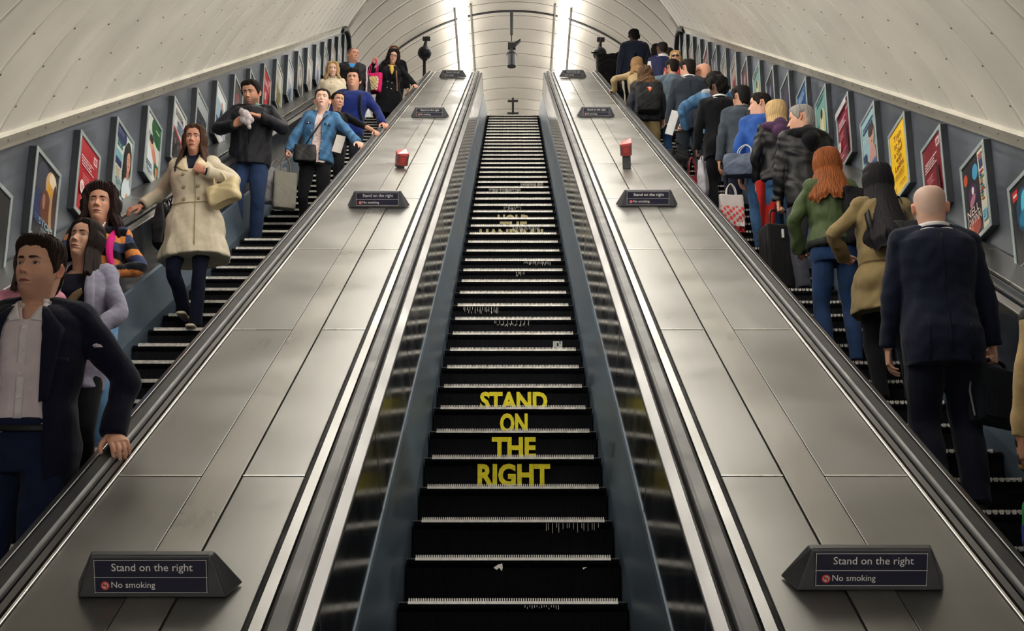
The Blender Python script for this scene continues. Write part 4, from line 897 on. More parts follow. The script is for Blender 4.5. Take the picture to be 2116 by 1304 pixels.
            F_ += [(b+i*na+j, b+i*na+(j+1) % na, b+(i+1)*na+(j+1) % na, b+(i+1)*na+j) for i in range(nr+1) for j in range(na)]
        M4 = np.array(p.hm()); V = V@M4[:3, :3].T + M4[:3, 3]
        return V, F_, C
    STY = {'short': ((0, .182), (30, .184), (48, .172), (60, .140), (74, .118), (84, .085), (92, .098), (98, .140), (116, .138), (128, .05), (150, .015), (180, .01)),
           'crop': ((0, .186), (30, .188), (48, .176), (60, .15), (74, .13), (84, .11), (92, .125), (98, .146), (116, .142), (128, .07), (150, .04), (180, .035)),
           'tied': ((0, .186), (35, .182), (55, .160), (70, .125), (84, .115), (96, .135), (116, .10), (128, .05), (180, .02)),
           'bald': ((0, .30), (60, .30), (70, .14), (84, .11), (92, .12), (98, .145), (116, .14), (128, .07), (180, .04)),
           'long': ((0, .190), (18, .188), (34, .172), (46, .130), (54, .05), (60, None), (180, None)),
           'fringe': ((0, .160), (30, .158), (45, .140), (54, .09), (60, .0), (66, None), (180, None)),
           'back': ((0, .186), (40, .17), (55, .13), (66, .06), (76, None), (180, None))}
    def hairmask(p, deg, Z, sty): 
        t = p.STY[sty]; return smooth01((Z - np.interp(deg, [q[0] for q in t], [q[1] for q in t]))/.012+.3)
    def hair(p, style, col, th=.012, top=.0, length=.0, curl=.0013, flare=.15, streak=.25, seed=0, front=0.0, name='hair', freq=38, asym=0.0, back=None):
        nu, ns = ((320, 90), (200, 64), (96, 40))[p.lod]; u = np.arange(nu)*2*PI/nu; deg = np.degrees(np.minimum(u, 2*PI-u)); t = p.STY[style]
        Lb = -length
        ze = np.interp(deg, [q[0] for q in t], [Lb if q[1] is None else q[1] for q in t])
        if length:
            r = np.random.RandomState(seed+5); ze = ze + np.where(ze < -.02, .02*np.sin(u*7+r.rand()*6)+.012*np.sin(u*17+1)+front*(np.cos(u)+.2).clip(0), 0)
        if style in ('short', 'crop', 'tied', 'long', 'fringe'): ze = ze + .0012*np.sin(u*37+2*np.sin(u*5)) + .0028*np.sin(u*11+seed) + .002*np.sin(u*6+2*seed) 
        q = np.linspace(0, 1, ns)[:, None]; zt = .2245
        arc = np.where(ze > .0, 1.0, 1.0); a0 = .34 if length else .55
        # travel over the crown by angle, then straight down
        zc = .15; ang = np.clip(q/a0, 0, 1)*PI/2; zz = np.where(q < a0, zc + (zt-zc)*np.cos(ang), zc + (ze[None, :]-zc)*np.clip((q-a0)/(1-a0), 0, 1))
        zz = np.maximum(zz, np.minimum(ze[None, :], zt)) if not length else np.where(ze[None, :] > zc, np.maximum(zz, ze[None, :]), zz)
        TH_ = np.broadcast_to(u[None, :], zz.shape); zl = np.maximum(zz, .055) if length else zz
        x, y = head_pt(TH_, np.clip(zl, -.12, .2249)); 
        nrm = np.stack([x, y, np.maximum(zz-.10, 0)*1.2], -1); nrm /= np.linalg.norm(nrm, axis=-1, keepdims=True)+1e-9
        r = np.random.RandomState(seed+11); st = np.zeros_like(zz); 
        for k in range(9):
            fq = int(freq*(.45 + 1.9*r.rand())); st += np.sin(TH_*fq + (2+5*r.rand())*np.sin(zz*(9+16*r.rand()) + TH_*int(3*r.rand()) + r.rand()*6) + r.rand()*6)*(.6+.4*np.sin(TH_*int(2+5*r.rand())+zz*20+r.rand()*6))/2.0
        if curl > .008: st = st*.6 + np.sin(zz*120+TH_*9+r.rand()*6)*np.sin(TH_*15+zz*60)
        drop = np.clip(.06-zz, 0, None); body = th + top*smooth01((zz-.15)/.05)*(1+.4*np.cos(TH_)) + curl*st
        if length: dg = np.degrees(np.arccos(np.cos(TH_))); body = body + .017*np.exp(-((dg-92)/26)**2)*smooth01((.165-zz)/.04)
        edge = smooth01((zz-ze[None, :])/.022+.02) if not length else np.where(ze[None, :] > -.01, smooth01((zz-ze[None, :])/.02+.02), 1.0)
        body = body*edge - .004*(1-edge); V = np.stack([x, y, zz], -1) + nrm*body[..., None]
        if length:
            V[..., 0] += np.sign(x)*drop*flare*np.abs(np.sin(TH_)); V[..., 1] += np.where(np.cos(TH_) < .3, drop*(flare*.9 if back is None else back)*np.abs(np.cos(TH_)), -drop*.35*np.cos(TH_))
            tip = smooth01((.5-np.clip((zz-ze[None, :])/max(.05, length*.4), 0, 1))*2)*(ze[None, :] < -.02); V[..., 0] *= 1-.18*tip; V[..., 1] -= (V[..., 1]-.05)*.15*tip
        V[..., 0] += asym*smooth01((zz-.15)/.06)
        c = np.array(col)[None, None, :]*(1 + streak*st[..., None]*.5).clip(.35, 1.9)
        F_ = [(i*nu+j, i*nu+(j+1) % nu, (i+1)*nu+(j+1) % nu, (i+1)*nu+j) for i in range(ns-1) for j in range(nu)]
        V = V.reshape(-1, 3); V[:nu] = V[:nu].mean(0)
        M4 = np.array(p.hm()); V = V@M4[:3, :3].T + M4[:3, 3]
        me = bpy.data.meshes.new(name); me.from_pydata(V.tolist(), [], F_); me.polygons.foreach_set('use_smooth', [True]*len(me.polygons)); me.materials.append(M_hair); tint(me, c.reshape(-1, 3)); me.update()
        return link(name, me, p.root)
    # ---- clothes
    def cloth(p, name, me, col, m, wr=.003, seed=0, solid=0.0, label=None, wk=34.0):
        co = verts_of(me)
        if wr: set_verts(me, co + normals_of(me)*wrinkle(co, wr*1.45, p.seed*7+seed, wk)[:, None])
        loc = np.c_[co, np.ones(len(co))]@p.Tin.T; loc = loc[:, :3]/p.s
        tint(me, col(loc, co/p.s) if callable(col) else col); me.materials.append(m)
        o = link(name, me, p.root)
        if solid: md = o.modifiers.new('thickness', 'SOLIDIFY'); md.thickness = solid; md.offset = 1
        if label: o['label'] = label
        return o
    def top(p, name, col, m=None, hem=.86, off=.018, neck=1.485, sleeve=1.0, sl=(.066, .056, .050, .042), flare=None, opened=None, wr=.0035, folds=0.0, seed=1, ext=.0, voxel=None):
        mb = MB(); p.torso(mb, hem, neck, off, flare, folds=folds); p.shoulders(mb, off*.7)
        k = 1.0 if p.sex == 'm' else .88
        for sd in 'LR': 
            if sleeve: p.arm(mb, sd, tuple(v*k for v in sl), sleeve, ext)
        me = remesh(mb, voxel or p.voxel, 4)
        p.goff = (off, flare)
        if opened:
            co = verts_of(me); q = (np.c_[co, np.ones(len(co))]@p.Tin.T)[:, :3]/p.s
            zz = [o[0] for o in opened]; xa = np.interp(q[:, 2], zz, [o[1] for o in opened]); xb = np.interp(q[:, 2], zz, [o[2] for o in opened])
            drop_faces(me, (q[:, 1] < -.02) & (q[:, 0] > xa) & (q[:, 0] < xb))
        return p.cloth(name, me, col, m or M_cloth, wr, seed, .004 if opened else 0)
    def surf(p, x, z, back=False, lift=.004, side=1.0):
        off, fl = p.goff; a, b, c = p.ring(z, off, fl); e = 2.35; q = max(0.0, 1-min(1, abs(x)/a)**e)**(1/e)
        y = c + (b*q + lift)*(1 if back else -1); return p.T @ (Vector((x, y, z))*p.s)
    def patch(p, name, pts, col, m=None, back=False, lift=.006, thick=.004, sub=6, label=None):
        """a flat piece of cloth laid over the garment: quad strip between two polylines of (x, z)"""
        A, B = pts; n = sub*(len(A)-1); mb = MB(); vs = []
        ip = lambda L_, t: tuple(np.interp(t, np.linspace(0, 1, len(L_)), [q[i] for q in L_]) for i in (0, 1))
        for i in range(n+1):
            a, b = ip(A, i/n), ip(B, i/n)
            for j in range(4): 
                t = j/3; vs.append(p.surf(a[0]+(b[0]-a[0])*t, a[1]+(b[1]-a[1])*t, back, lift))
        mb.add(vs, [(i*4+j, i*4+j+1, (i+1)*4+j+1, (i+1)*4+j) for i in range(n) for j in range(3)], 0, True)
        o = mb.build(name, m or M_cloth, p.root); tint(o.data, col); md = o.modifiers.new('thickness', 'SOLIDIFY'); md.thickness = thick; md.offset = 0
        if label: o['label'] = label
        return o
    def buttons(p, pts, col, r=.009, back=False, lift=.012, name='button'):
        for (x, z) in pts:
            c = p.surf(x, z, back, lift); d = (c - p.surf(x, z, back, lift-.02)).normalized(); mb = MB(); mb.tube([c - d*.004, c, c + d*.003], [r*p.s, r*p.s, r*.7*p.s], 12); o = mb.build(name, M_leather, p.root); tint(o.data, col)
    def collar(p, col, m=None, z0=1.475, h=.035, r=.068, spread=.012, gap=28, name='collar', thick=.004, drop=0.0):
        mb = MB(); n = 30; vs = []; s = p.s
        for i in range(n+1):
            a = math.radians(gap + (360-2*gap)*i/n)
            for j in range(4):
                t = j/3; rr = r + spread*t; vs.append(p.T @ Vector((rr*math.sin(a)*s, (.022 - rr*.98*math.cos(a) )*s, (z0 + h*t - drop*max(0, math.cos(a)))*s)))
        mb.add(vs, [(i*4+j, i*4+j+1, (i+1)*4+j+1, (i+1)*4+j) for i in range(n) for j in range(3)], 0, True)
        o = mb.build(name, m or M_cloth, p.root); tint(o.data, col); md = o.modifiers.new('thickness', 'SOLIDIFY'); md.thickness = thick; return o
    def hood(p, col, m=None, size=1.0, name='hood'):
        mb = MB(); s = p.s; c = [p.T @ (Vector(v)*s) for v in ((.13, -.02, 1.47), (.14, .07, 1.455), (.0, .125*size, 1.43), (-.14, .07, 1.455), (-.13, -.02, 1.47))]
        limb(mb, c, [.03*s, .045*s, .06*size*s, .045*s, .03*s], 6, 12); c2 = [p.T @ (Vector(v)*s) for v in ((0, .10, 1.47), (0, .14*size, 1.36), (0, .13, 1.29))]
        limb(mb, c2, [.07*s, .085*s, .04*s], 5, 14); return p.cloth(name, remesh(mb, p.voxel, 5), col, m or M_cloth, .004, 9)
    def trousers(p, col, m=None, off=.012, rs=(.092, .088, .066, .062, .054), name='trousers', waist=1.02, seed=3, wr=.003, cut=.03):
        mb = MB(); p.torso(mb, .82, waist, off); s = p.s
        for sd in 'LR': p.leg(mb, sd, tuple(r*(1 if p.sex == 'm' else .95)*p.bulk for r in rs), cut*s)
        return p.cloth(name, remesh(mb, p.voxel, 4), col, m or M_denim, wr, seed, wk=30)
    def shoes(p, col, m=None, name='shoe', low=False):
        s = p.s*(1 if p.sex == 'm' else .9)
        for sd in 'LR':
            f = p.J['foot'+sd]; mb = MB(); rings = []
            for (y, w, h) in ((.088, .012, .03), (.082, .030, .055), (.05, .036, .075 if not low else .05), (.0, .037, .085 if not low else .045), (-.05, .041, .062 if not low else .035), (-.10, .047, .046 if not low else .034), (-.145, .043, .036), (-.170, .030, .027), (-.182, .010, .018)):
                rings.append([f + Vector((w*math.copysign(abs(math.cos(a))**.8, math.cos(a)), y, h*.5 + h*.5*math.copysign(abs(math.sin(a))**.7, math.sin(a))))*s for a in np.arange(14)*2*PI/14])
            loft(mb, rings)
            if not low: limb(mb, [f + Vector((0, .03, .06))*s, f + Vector((0, .035, .13))*s], [.042*s, .045*s], 2, 14)
            p.cloth(name, remesh(mb, max(.005, p.voxel*.7), 2), col, m or M_leather, 0)
    def strap(p, pts, w, col, m=None, name='strap', back=None, lift=.012):
        """a strap over the body through surface points (x, z, 'f'/'b') or shoulder tops ('s', sign)"""
        P_ = []
        for q in pts:
            if q[0] == 's': P_.append(p.T @ (Vector((q[1]*q[2], .02, (1.505 if p.sex == 'm' else 1.485) - (q[2]-.06)*.42 + lift + p.goff[0]*.8))*p.s))
            elif q[0] == 'p': P_.append(Vector(q[1]))
            else: P_.append(p.surf(q[0], q[1], q[2] == 'b', lift))
        mb = MB(); pp, _ = catmull(P_, [1]*len(P_), 8); pp = [Vector(v) for v in pp]; vs = []
        ctr = p.T @ Vector((0, .0, 1.2*p.s))
        for i, c in enumerate(pp):
            d = (pp[min(i+1, len(pp)-1)] - pp[max(i-1, 0)]).normalized(); o = (c - Vector((ctr.x, ctr.y, c.z*.7+ctr.z*.3))).normalized(); sd = d.cross(o).normalized(); vs += [c - sd*w/2, c + sd*w/2, c + sd*w/2 + o*.005, c - sd*w/2 + o*.005]
        mb.add(vs, [(i*4+j, i*4+(j+1) % 4, (i+1)*4+(j+1) % 4, (i+1)*4+j) for i in range(len(pp)-1) for j in range(4)] + [(0, 1, 2, 3), tuple(len(vs)-4+j for j in range(4))], 0, True)
        o = mb.build(name, m or M_cloth, p.root); tint(o.data, col); return o
# ------------------------------------------------------------------ carried things (each lies in the world, not under its bearer)
def thing_mesh(name, mb, m, col, lab, cat, group=None, voxel=None, wr=0, seed=1, parent=None, loc=None, it=3):
    if voxel:
        me = remesh(mb, voxel, it)
    else:
        me = bpy.data.meshes.new(name); me.from_pydata([tuple(v) for v in mb.v], [], mb.f); me.polygons.foreach_set('use_smooth', mb.sm); me.update()
    co = verts_of(me)
    if wr: co = co + normals_of(me)*wrinkle(co, wr, seed, 40)[:, None]
    cc = col(co) if callable(col) else col
    if parent is None and loc is not None: set_verts(me, co - np.array(loc))
    elif wr: set_verts(me, co)
    tint(me, cc); me.materials.append(m); o = link(name, me, parent, loc if (loc is not None and parent is None) else (0, 0, 0))
    if lab: tag(o, lab, cat, group)
    return o
def bag(name, at, size, col, lab, yaw=0, m=None, handle=None, hcol=None, hh=.16, taper=.9, cat='bag', wr=.004, soft=0.25, tilt=0.0, panel=None, hang=True, handles=True):
    """a bag hanging from the point `at` (the top of its handles): size = width, depth, height"""
    w, d, h = size; R = Matrix.Translation(at) @ Matrix.Rotation(math.radians(yaw), 4, 'Z') @ Matrix.Rotation(math.radians(tilt), 4, 'Y')
    r = empty(name, at, lab, cat); r.matrix_world = R; mb = MB(); rings = []
    for i in range(9):
        t = i/8; k = taper + (1-taper)*t; b = 1 + soft*math.sin(PI*min(1, t*1.1))*0.35; z = -hh - h*t; e = .35 if t < .95 else .5
        kk = 1.0 if t < .97 else .93
        rings.append([Vector((w/2*k*kk*math.copysign(abs(math.cos(a))**e, math.cos(a)), d/2*(.45+.55*min(1, t*2))*b*kk*math.copysign(abs(math.sin(a))**e, math.sin(a)), z)) for a in np.arange(24)*2*PI/24])
    loft(mb, rings); mb.sm = [True]*len(mb.sm); o = thing_mesh('body', mb, m or M_leather, col, None, None, voxel=.008, wr=wr, parent=r)
    if handles:
        for sy in (-1, 1):
            mb = MB(); x = w*.22; limb(mb, [(-x, sy*d*.16, -hh-.02), (-x*.75, sy*d*.12, -hh*.45), (0, sy*.008, -.004), (x*.75, sy*d*.12, -hh*.45), (x, sy*d*.16, -hh-.02)], [.006]*5, 5, 8); thing_mesh('handle', mb, m or M_leather, hcol or col, None, None, parent=r)
    return r
# ------------------------------------------------------------------ people: who stands where
def at(e, k, x, dy=.2):
    y, z = nose(k, e); return x, y + dy, z - .004
NAVY, BLACK, INK = srgb(26, 30, 50), srgb(20, 20, 26), srgb(14, 15, 22)
SKIN = (0.60, 0.335, 0.235); PALE = (0.70, 0.46, 0.36); TAN = (0.50, 0.27, 0.18); DEEP = (0.11, 0.055, 0.038)
DKHAIR = (0.014, 0.010, 0.009); BRHAIR = (0.055, 0.028, 0.016)
def rail(x, t, lx=0.0, lift=.035): return tuple(S(x + lx, t, .791 + lift))
def onrail(x, t, sgn, down=True, tilt=0.15):
    """hand laid on a moving handrail: fingers down (or up) the slope"""
    d = (-E_T if down else E_T); return dict(world=True, w=rail(x, t), dir=(d.x + sgn*tilt, d.y, d.z), palm=(0, S30*.9, -C30), pose='rail')
def jean(base, seed=0, fade=1.5):
    b = np.array(base)
    def f(l, c):
        z = c[:, 2]; k = np.exp(-((z-.70)/.14)**2)*np.clip(-c[:, 1]/.09, 0, 1) + .5*np.exp(-((z-.40)/.10)**2)*np.clip(-c[:, 1]/.07, 0, 1)
        return b[None, :]*(1 + (fade-1)*k)[:, None]
    return f
def lapels(p, col, xin=.03, xbot=.07, ztop=1.465, zbot=1.16, w=.075, m=None):
    for g in (-1, 1):
        p.patch('lapel', ([(g*.055, ztop), (g*(xin+.035), 1.36), (g*xbot*.8, zbot)], [(g*.075, ztop-.005), (g*(xin+.035+w), 1.37), (g*(xbot+.012), zbot+.01)]), col, m, lift=.012)
# --- left escalator, coming down towards the viewer
p = Person('man in open navy blazer and white shirt, hand on the handrail, nearest on the left', *at('L', -1, -1.96, .12), 1.85, 'm', 0, lean=3, lod=0, skin=(0.74, 0.42, 0.30), headk=1.03, seed=1,
    head=(-14, 2, 3), arms={'L': dict(onrail(-1.60, 5.42, 1, True, .55), pole=(1, .5, -.2)), 'R': dict(w=(-.30, .02, .84))}, feet={'L': (.10, -.10, 0), 'R': (-.11, .12, .0)})
p.build_body(dict(brow=(.025, .014, .01), bt=.0048, nose=1.12, lip=(.36, .11, .11)), beard=((.22, .12, .085), .4))
p.hair('short', (.026, .015, .011), .010, .015, curl=.0028, seed=4)
p.top('shirt', srgb(222, 208, 214), hem=.97, off=.010, neck=1.47, sleeve=.9, sl=(.058, .050, .042, .036), wr=.004, opened=[(.8, 9, 9), (1.36, 9, 9), (1.40, -.016, .016), (1.5, -.05, .05)])
p.patch('placket', ([(-.016, 1.40), (-.016, 1.2), (-.018, 1.02)], [(.016, 1.40), (.016, 1.2), (.014, 1.02)]), srgb(232, 222, 226), lift=.004)
p.buttons([(0, z) for z in (1.37, 1.28, 1.19, 1.10)], srgb(240, 236, 236), .006, lift=.009)
p.collar(srgb(232, 224, 228), z0=1.468, h=.042, r=.073, spread=-.006, gap=30)
for g in (-1, 1): p.patch('collar_point', ([(g*.056, 1.485), (g*.035, 1.44), (g*.022, 1.405)], [(g*.082, 1.47), (g*.085, 1.425), (g*.065, 1.40)]), srgb(232, 224, 228), lift=.012)
p.top('blazer', srgb(24, 27, 44), hem=.76, off=.028, neck=1.475, sl=(.072, .062, .056, .047), wr=.005, opened=[(.74, -.13, .12), (1.0, -.115, .10), (1.2, -.10, .085), (1.38, -.085, .075), (1.5, -.08, .075)], flare=[(.75, .012, .012), (1.05, 0, 0)], seed=2)
lapels(p, srgb(28, 31, 48), .045, .10, zbot=1.08); p.collar(srgb(26, 29, 46), z0=1.462, h=.03, r=.082, gap=52)
p.patch('pocket', ([(.10, 1.25), (.17, 1.26)], [(.10, 1.235), (.17, 1.245)]), srgb(30, 33, 50), lift=.006)
p.trousers(srgb(28, 36, 62), off=.018, wr=.004, waist=1.025); p.goff = (.018, None); p.patch('belt', ([(-.15, 1.0), (0, .995), (.15, 1.0)], [(-.15, .972), (0, .967), (.15, .972)]), BLACK, M_leather, lift=.004); p.shoes(BLACK)
p = Person('woman in a lilac grey cardigan over a dark top behind the blazer man', *at('L', 3, -2.34), 1.64, 'f', 0, lod=0, skin=(0.66, 0.38, 0.27), headk=1.10, seed=2, head=(-16, -9, 3), arms={'L': dict(w=(.17, -.24, 1.0), pole=(1, .4, -.4)), 'R': dict(w=(-.15, -.22, 1.02), pole=(-1, .4, -.4))})
p.build_body(dict(brow=(.02, .012, .01), bt=.0034, nose=.95, lip=(.33, .13, .12), gaze=.002)); p.hair('long', (.018, .011, .010), .012, .006, length=.17, curl=.0013, flare=.25, seed=8, front=.04)
p.top('vest_top', srgb(30, 30, 46), hem=.85, off=.010, neck=1.40, sleeve=0, wr=.002, col=None) if False else p.top('vest_top', srgb(30, 30, 46), hem=.85, off=.010, neck=1.41, sleeve=.2, sl=(.05, .045, .04, .04), wr=.002)
p.patch('print', ([(-.04, 1.22), (.0, 1.27), (.05, 1.30)], [(-.03, 1.19), (.02, 1.22), (.06, 1.27)]), srgb(150, 130, 100), lift=.006)
p.top('cardigan', lambda l, c: np.array(srgb(146, 144, 166))*(1+.10*np.sin(c[:, 2:3]*160)*np.sin(c[:, :1]*90)), M_knit, hem=.72, off=.026, neck=1.46, sl=(.070, .060, .054, .046), wr=.005, opened=[(.7, -.10, .10), (1.2, -.075, .075), (1.42, -.065, .065), (1.5, -.06, .06)], seed=3)
for g in (-1, 1): p.patch('lapel', ([(g*.06, 1.44), (g*.07, 1.3), (g*.085, 1.05)], [(g*.10, 1.43), (g*.125, 1.3), (g*.12, 1.05)]), srgb(154, 152, 174), M_knit, lift=.010)
p.trousers(INK); p.shoes(BLACK)
def stripes(l, c):
    cs = [srgb(206, 130, 72), srgb(58, 66, 98), srgb(18, 18, 26)]; b = np.array([.05, .055, .062]); out = np.zeros((len(l), 3)); arm = np.abs(l[:, 0]) > .19
    v = np.where(arm, (1.50-l[:, 2])*.96+np.abs(l[:, 0])*.2, 1.475-l[:, 2]) + .006*np.sin(l[:, 0]*30); m = np.mod(v-.01, .165)
    i = np.where(m < .05, 2, np.where(m < .10, 0, 1)); 
    for q in range(3): out[i == q] = cs[q]
    return out
p = Person('woman in orange, blue and black striped sweater with a pink strap', *at('L', 5, -2.52), 1.69, 'f', 0, lod=0, skin=(0.66, 0.35, 0.24), headk=1.07, seed=3, head=(3, -2, 0), arms={'L': dict(w=(.12, -.22, 1.10), pole=(1, .3, -.3), dir=(-.7, -.4, .25), palm=(-.3, .3, -1), pose='grip'), 'R': dict(w=(-.02, -.24, 1.20), pole=(-1, .3, -.5), dir=(.35, -.35, .85), palm=(1, .3, .0), pose='grip')})
p.build_body(dict(brow=(.016, .01, .009), bt=.0044, nose=1.08, lip=(.34, .10, .11))); p.hair('back', (.022, .012, .012), .026, .008, length=.20, curl=.008, flare=.42, seed=9, freq=26)
p.top('tee_shirt', srgb(226, 216, 210), hem=1.0, off=.008, neck=1.44, sleeve=.2, sl=(.05, .045, .04, .04), wr=.001)
p.top('sweater', stripes, M_knit, hem=.90, off=.024, neck=1.455, sl=(.066, .058, .052, .042), wr=.006, opened=[(.8, 9, 9), (1.36, 9, 9), (1.37, .0, .004), (1.47, -.045, .045)], seed=5, voxel=.006)
p.trousers(jean(srgb(98, 136, 176), fade=1.7), off=.010); p.patch('front_pocket', ([(.06, 1.0), (.10, .97), (.14, .95)], [(.05, .995), (.09, .96), (.135, .94)]), srgb(70, 100, 140), M_denim, lift=.002); p.shoes(srgb(60, 60, 70))
p.strap([('s', .13, .12) if False else ('s', 1, .125), (.115, 1.36, 'f'), (.12, 1.25, 'f'), (.15, 1.14, 'f')], .045, srgb(214, 40, 130), lift=.010, name='backpack_strap')
mb = MB(); e = p.hm() @ Vector((.055, -.075, -.02)); q = [e, p.surf(.055, 1.43, False, .05), p.surf(.04, 1.33, False, .04), p.surf(.03, 1.26, False, .04), p.surf(.06, 1.17, False, .05), p.surf(.075, 1.12, False, .045), p.surf(.05, 1.09, False, .045), p.surf(.02, 1.12, False, .045)]
limb(mb, q, [.0035]*len(q), 6, 6); thing_mesh('earphone_cord', mb, M_paper, srgb(226, 224, 222), None, None, parent=p.root)
w = p.world(p.J['wrR'] + Vector((.035, -.06, .105))); mb = MB(); mb.tube([(0, 0, -.06), (0, 0, .05)], [.030, .040], 18); r = empty('coffee_cup', w, 'small white and green cup held by the woman in the striped sweater', 'cup'); thing_mesh('cup', mb, M_paper, srgb(206, 214, 208), None, None, parent=r)
mb = MB(); mb.tube([(0, 0, .05), (0, 0, .058), (0, 0, .064)], [.042, .042, .034], 18); thing_mesh('lid', mb, M_paper, srgb(235, 235, 235), None, None, parent=r); mb = MB(); mb.tube([(0, 0, -.03), (0, 0, .025)], [.0345, .0395], 18); thing_mesh('sleeve', mb, M_paper, srgb(70, 130, 100), None, None, parent=r)
p = Person('person in a wrinkled pink shirt mostly hidden behind the blazer man', *at('L', 2, -2.47), 1.60, 'f', 0, lod=1, skin=PALE, seed=4, head=(10, 5, 0), arms={'L': dict(w=(-.06, -.22, 1.20), pole=(1, -.2, -.3), dir=(-1, -.2, .1), palm=(0, 1, 0), pose='relaxed'), 'R': dict(w=(.10, -.2, 1.22), pole=(-1, -.2, -.3), dir=(1, -.1, .1), palm=(0, 1, 0))})
p.build_body(); p.hair('long', (.07, .045, .03), .012, .004, length=.06, seed=3); p.top('shirt', srgb(196, 130, 150), hem=.85, off=.020, sl=(.066, .058, .052, .046), wr=.008, seed=7); p.collar(srgb(196, 134, 152), r=.07); p.trousers(INK); p.shoes(BLACK)
p = Person('woman in a cream double breasted trench coat stepping down with a hand on the rail', *at('L', 11, -2.50, .1), 1.73, 'f', 0, lod=0, skin=(0.53, 0.26, 0.18), headk=1.03, seed=5, roll=-4, head=(0, 3, 0), feet={'L': (.055, -.02, .0), 'R': (-.075, .20, .165)},
    arms={'R': dict(world=True, w=tuple(S(-2.945, 11.15, .835)), dir=(-.75, -.45, -.45), palm=(-.2, .5, -.9), pose='rail', pole=(-.6, .6, -.6)), 'L': dict(w=(.105, -.205, 1.285), pole=(1, .15, -.45), dir=(-.75, -.15, .35), palm=(-.1, 1, .1), pose='fist')})
p.build_body(dict(brow=(.03, .016, .01), bt=.0036, nose=1.05, lip=(.26, .09, .08))); p.hair('long', (.050, .024, .014), .013, .008, length=.20, curl=.0013, flare=.32, seed=12, front=.06)
p.trousers(srgb(20, 25, 44), rs=(.088, .082, .062, .060, .056)); p.shoes(srgb(206, 190, 168), low=True); p.top('turtleneck', NAVY, M_knit, hem=1.0, off=.010, neck=1.53, sleeve=1.0, sl=(.05, .046, .042, .038), ext=.0, wr=.002)
CR = srgb(196, 186, 166)
p.top('trench_coat', CR, hem=.60, off=.026, neck=1.455, sl=(.068, .062, .056, .052), sleeve=.93, wr=.0045, folds=.035, flare=[(.58, .11, .10), (.8, .06, .055), (1.0, .02, .02), (1.12, 0, 0), (1.3, .004, .0)], opened=[(.5, 9, 9), (1.32, 9, 9), (1.33, -.02, .03), (1.47, -.055, .055)], seed=6)
for g, xb in ((-1, -.05), (1, .07)): p.patch('lapel', ([(g*.055, 1.46), (g*.04, 1.40), (xb*.3, 1.31)], [(g*.085, 1.45), (g*.125, 1.375), (xb*1.3, 1.325)]), srgb(206, 190, 160), lift=.014)
p.collar(srgb(204, 188, 158), z0=1.455, h=.035, r=.074, gap=35, spread=.02)
p.buttons([(x, z) for z in (1.285, 1.185, 1.08) for x in (-.055, .06)], srgb(150, 134, 104), .0155); p.patch('front_edge', ([(.035, 1.31), (.035, 1.0), (.04, .66)], [(.041, 1.31), (.041, 1.0), (.046, .66)]), srgb(150, 136, 110), lift=.012)
p.patch('waist_seam', ([(-.15, 1.055), (0, 1.05), (.15, 1.055)], [(-.15, 1.047), (0, 1.042), (.15, 1.047)]), srgb(160, 146, 118), lift=.010)
p.strap([(-.10, 1.16, 'b'), ('s', -1, .125), (-.125, 1.36, 'f'), (-.165, 1.18, 'f'), ('p', p.surf(-.19, 1.0, False, .03))], .022, BLACK, M_leather, name='bag_strap')
bag('shoulder_bag', tuple(p.world(p.J['hipR'] + Vector((-.15, .04, .24)))), (.30, .12, .34), BLACK, 'black shoulder bag on the right hip of the trench coat woman', 80, hh=.08, wr=.006)
bag('handbag', tuple(p.world(Vector((.205, -.17, 1.29))*p.s)), (.24, .11, .18), srgb(196, 180, 142), 'cream leather handbag under the left arm of the trench coat woman', -15, hh=.10, soft=.8, taper=1.1, wr=.01, tilt=-18)
p = Person('bearded man in a dark navy hooded jacket and jeans eating from a paper wrapper', *at('L', 19, -2.76), 1.86, 'm', 4, lod=1, skin=(0.55, 0.29, 0.20), headk=1.05, seed=6, head=(-18, 20, 0), arms={'L': dict(w=(.10, -.25, 1.28), pole=(1, .2, -.6), dir=(-.85, -.3, .15), palm=(-.2, .5, -.9), pose='pinch'), 'R': dict(w=(-.13, -.27, 1.17), pole=(-1, .2, -.6), dir=(.75, -.35, .4), palm=(.4, .6, .6), pose='grip')})
p.build_body(dict(brow=(.014, .009, .008), bt=.0048), beard=((.06, .035, .026), .7)); p.hair('short', DKHAIR, .013, .012, seed=3); JK = srgb(24, 25, 34)
p.top('shirt', lambda l, c: np.array(srgb(70, 84, 92))*(1+.5*np.sign(np.sin(l[:, :1]*210)*np.sin(l[:, 2:3]*210))), hem=1.1, off=.014, neck=1.49, sleeve=.2, sl=(.05, .045, .04, .04)); p.collar(srgb(120, 140, 140), r=.075, h=.04, gap=20)
p.top('jacket', JK, M_nylon, hem=.83, off=.046, neck=1.46, sl=(.082, .074, .068, .054), wr=.008, seed=8); p.hood(JK, M_nylon); p.patch('zip', ([(-.006, 1.44), (-.006, 1.1), (-.006, .86)], [(.006, 1.44), (.006, 1.1), (.006, .86)]), srgb(14, 14, 20), lift=.003)
p.trousers(jean(srgb(34, 48, 76), fade=1.5), off=.018, rs=(.10, .096, .074, .068, .062)); p.shoes(srgb(34, 30, 34))
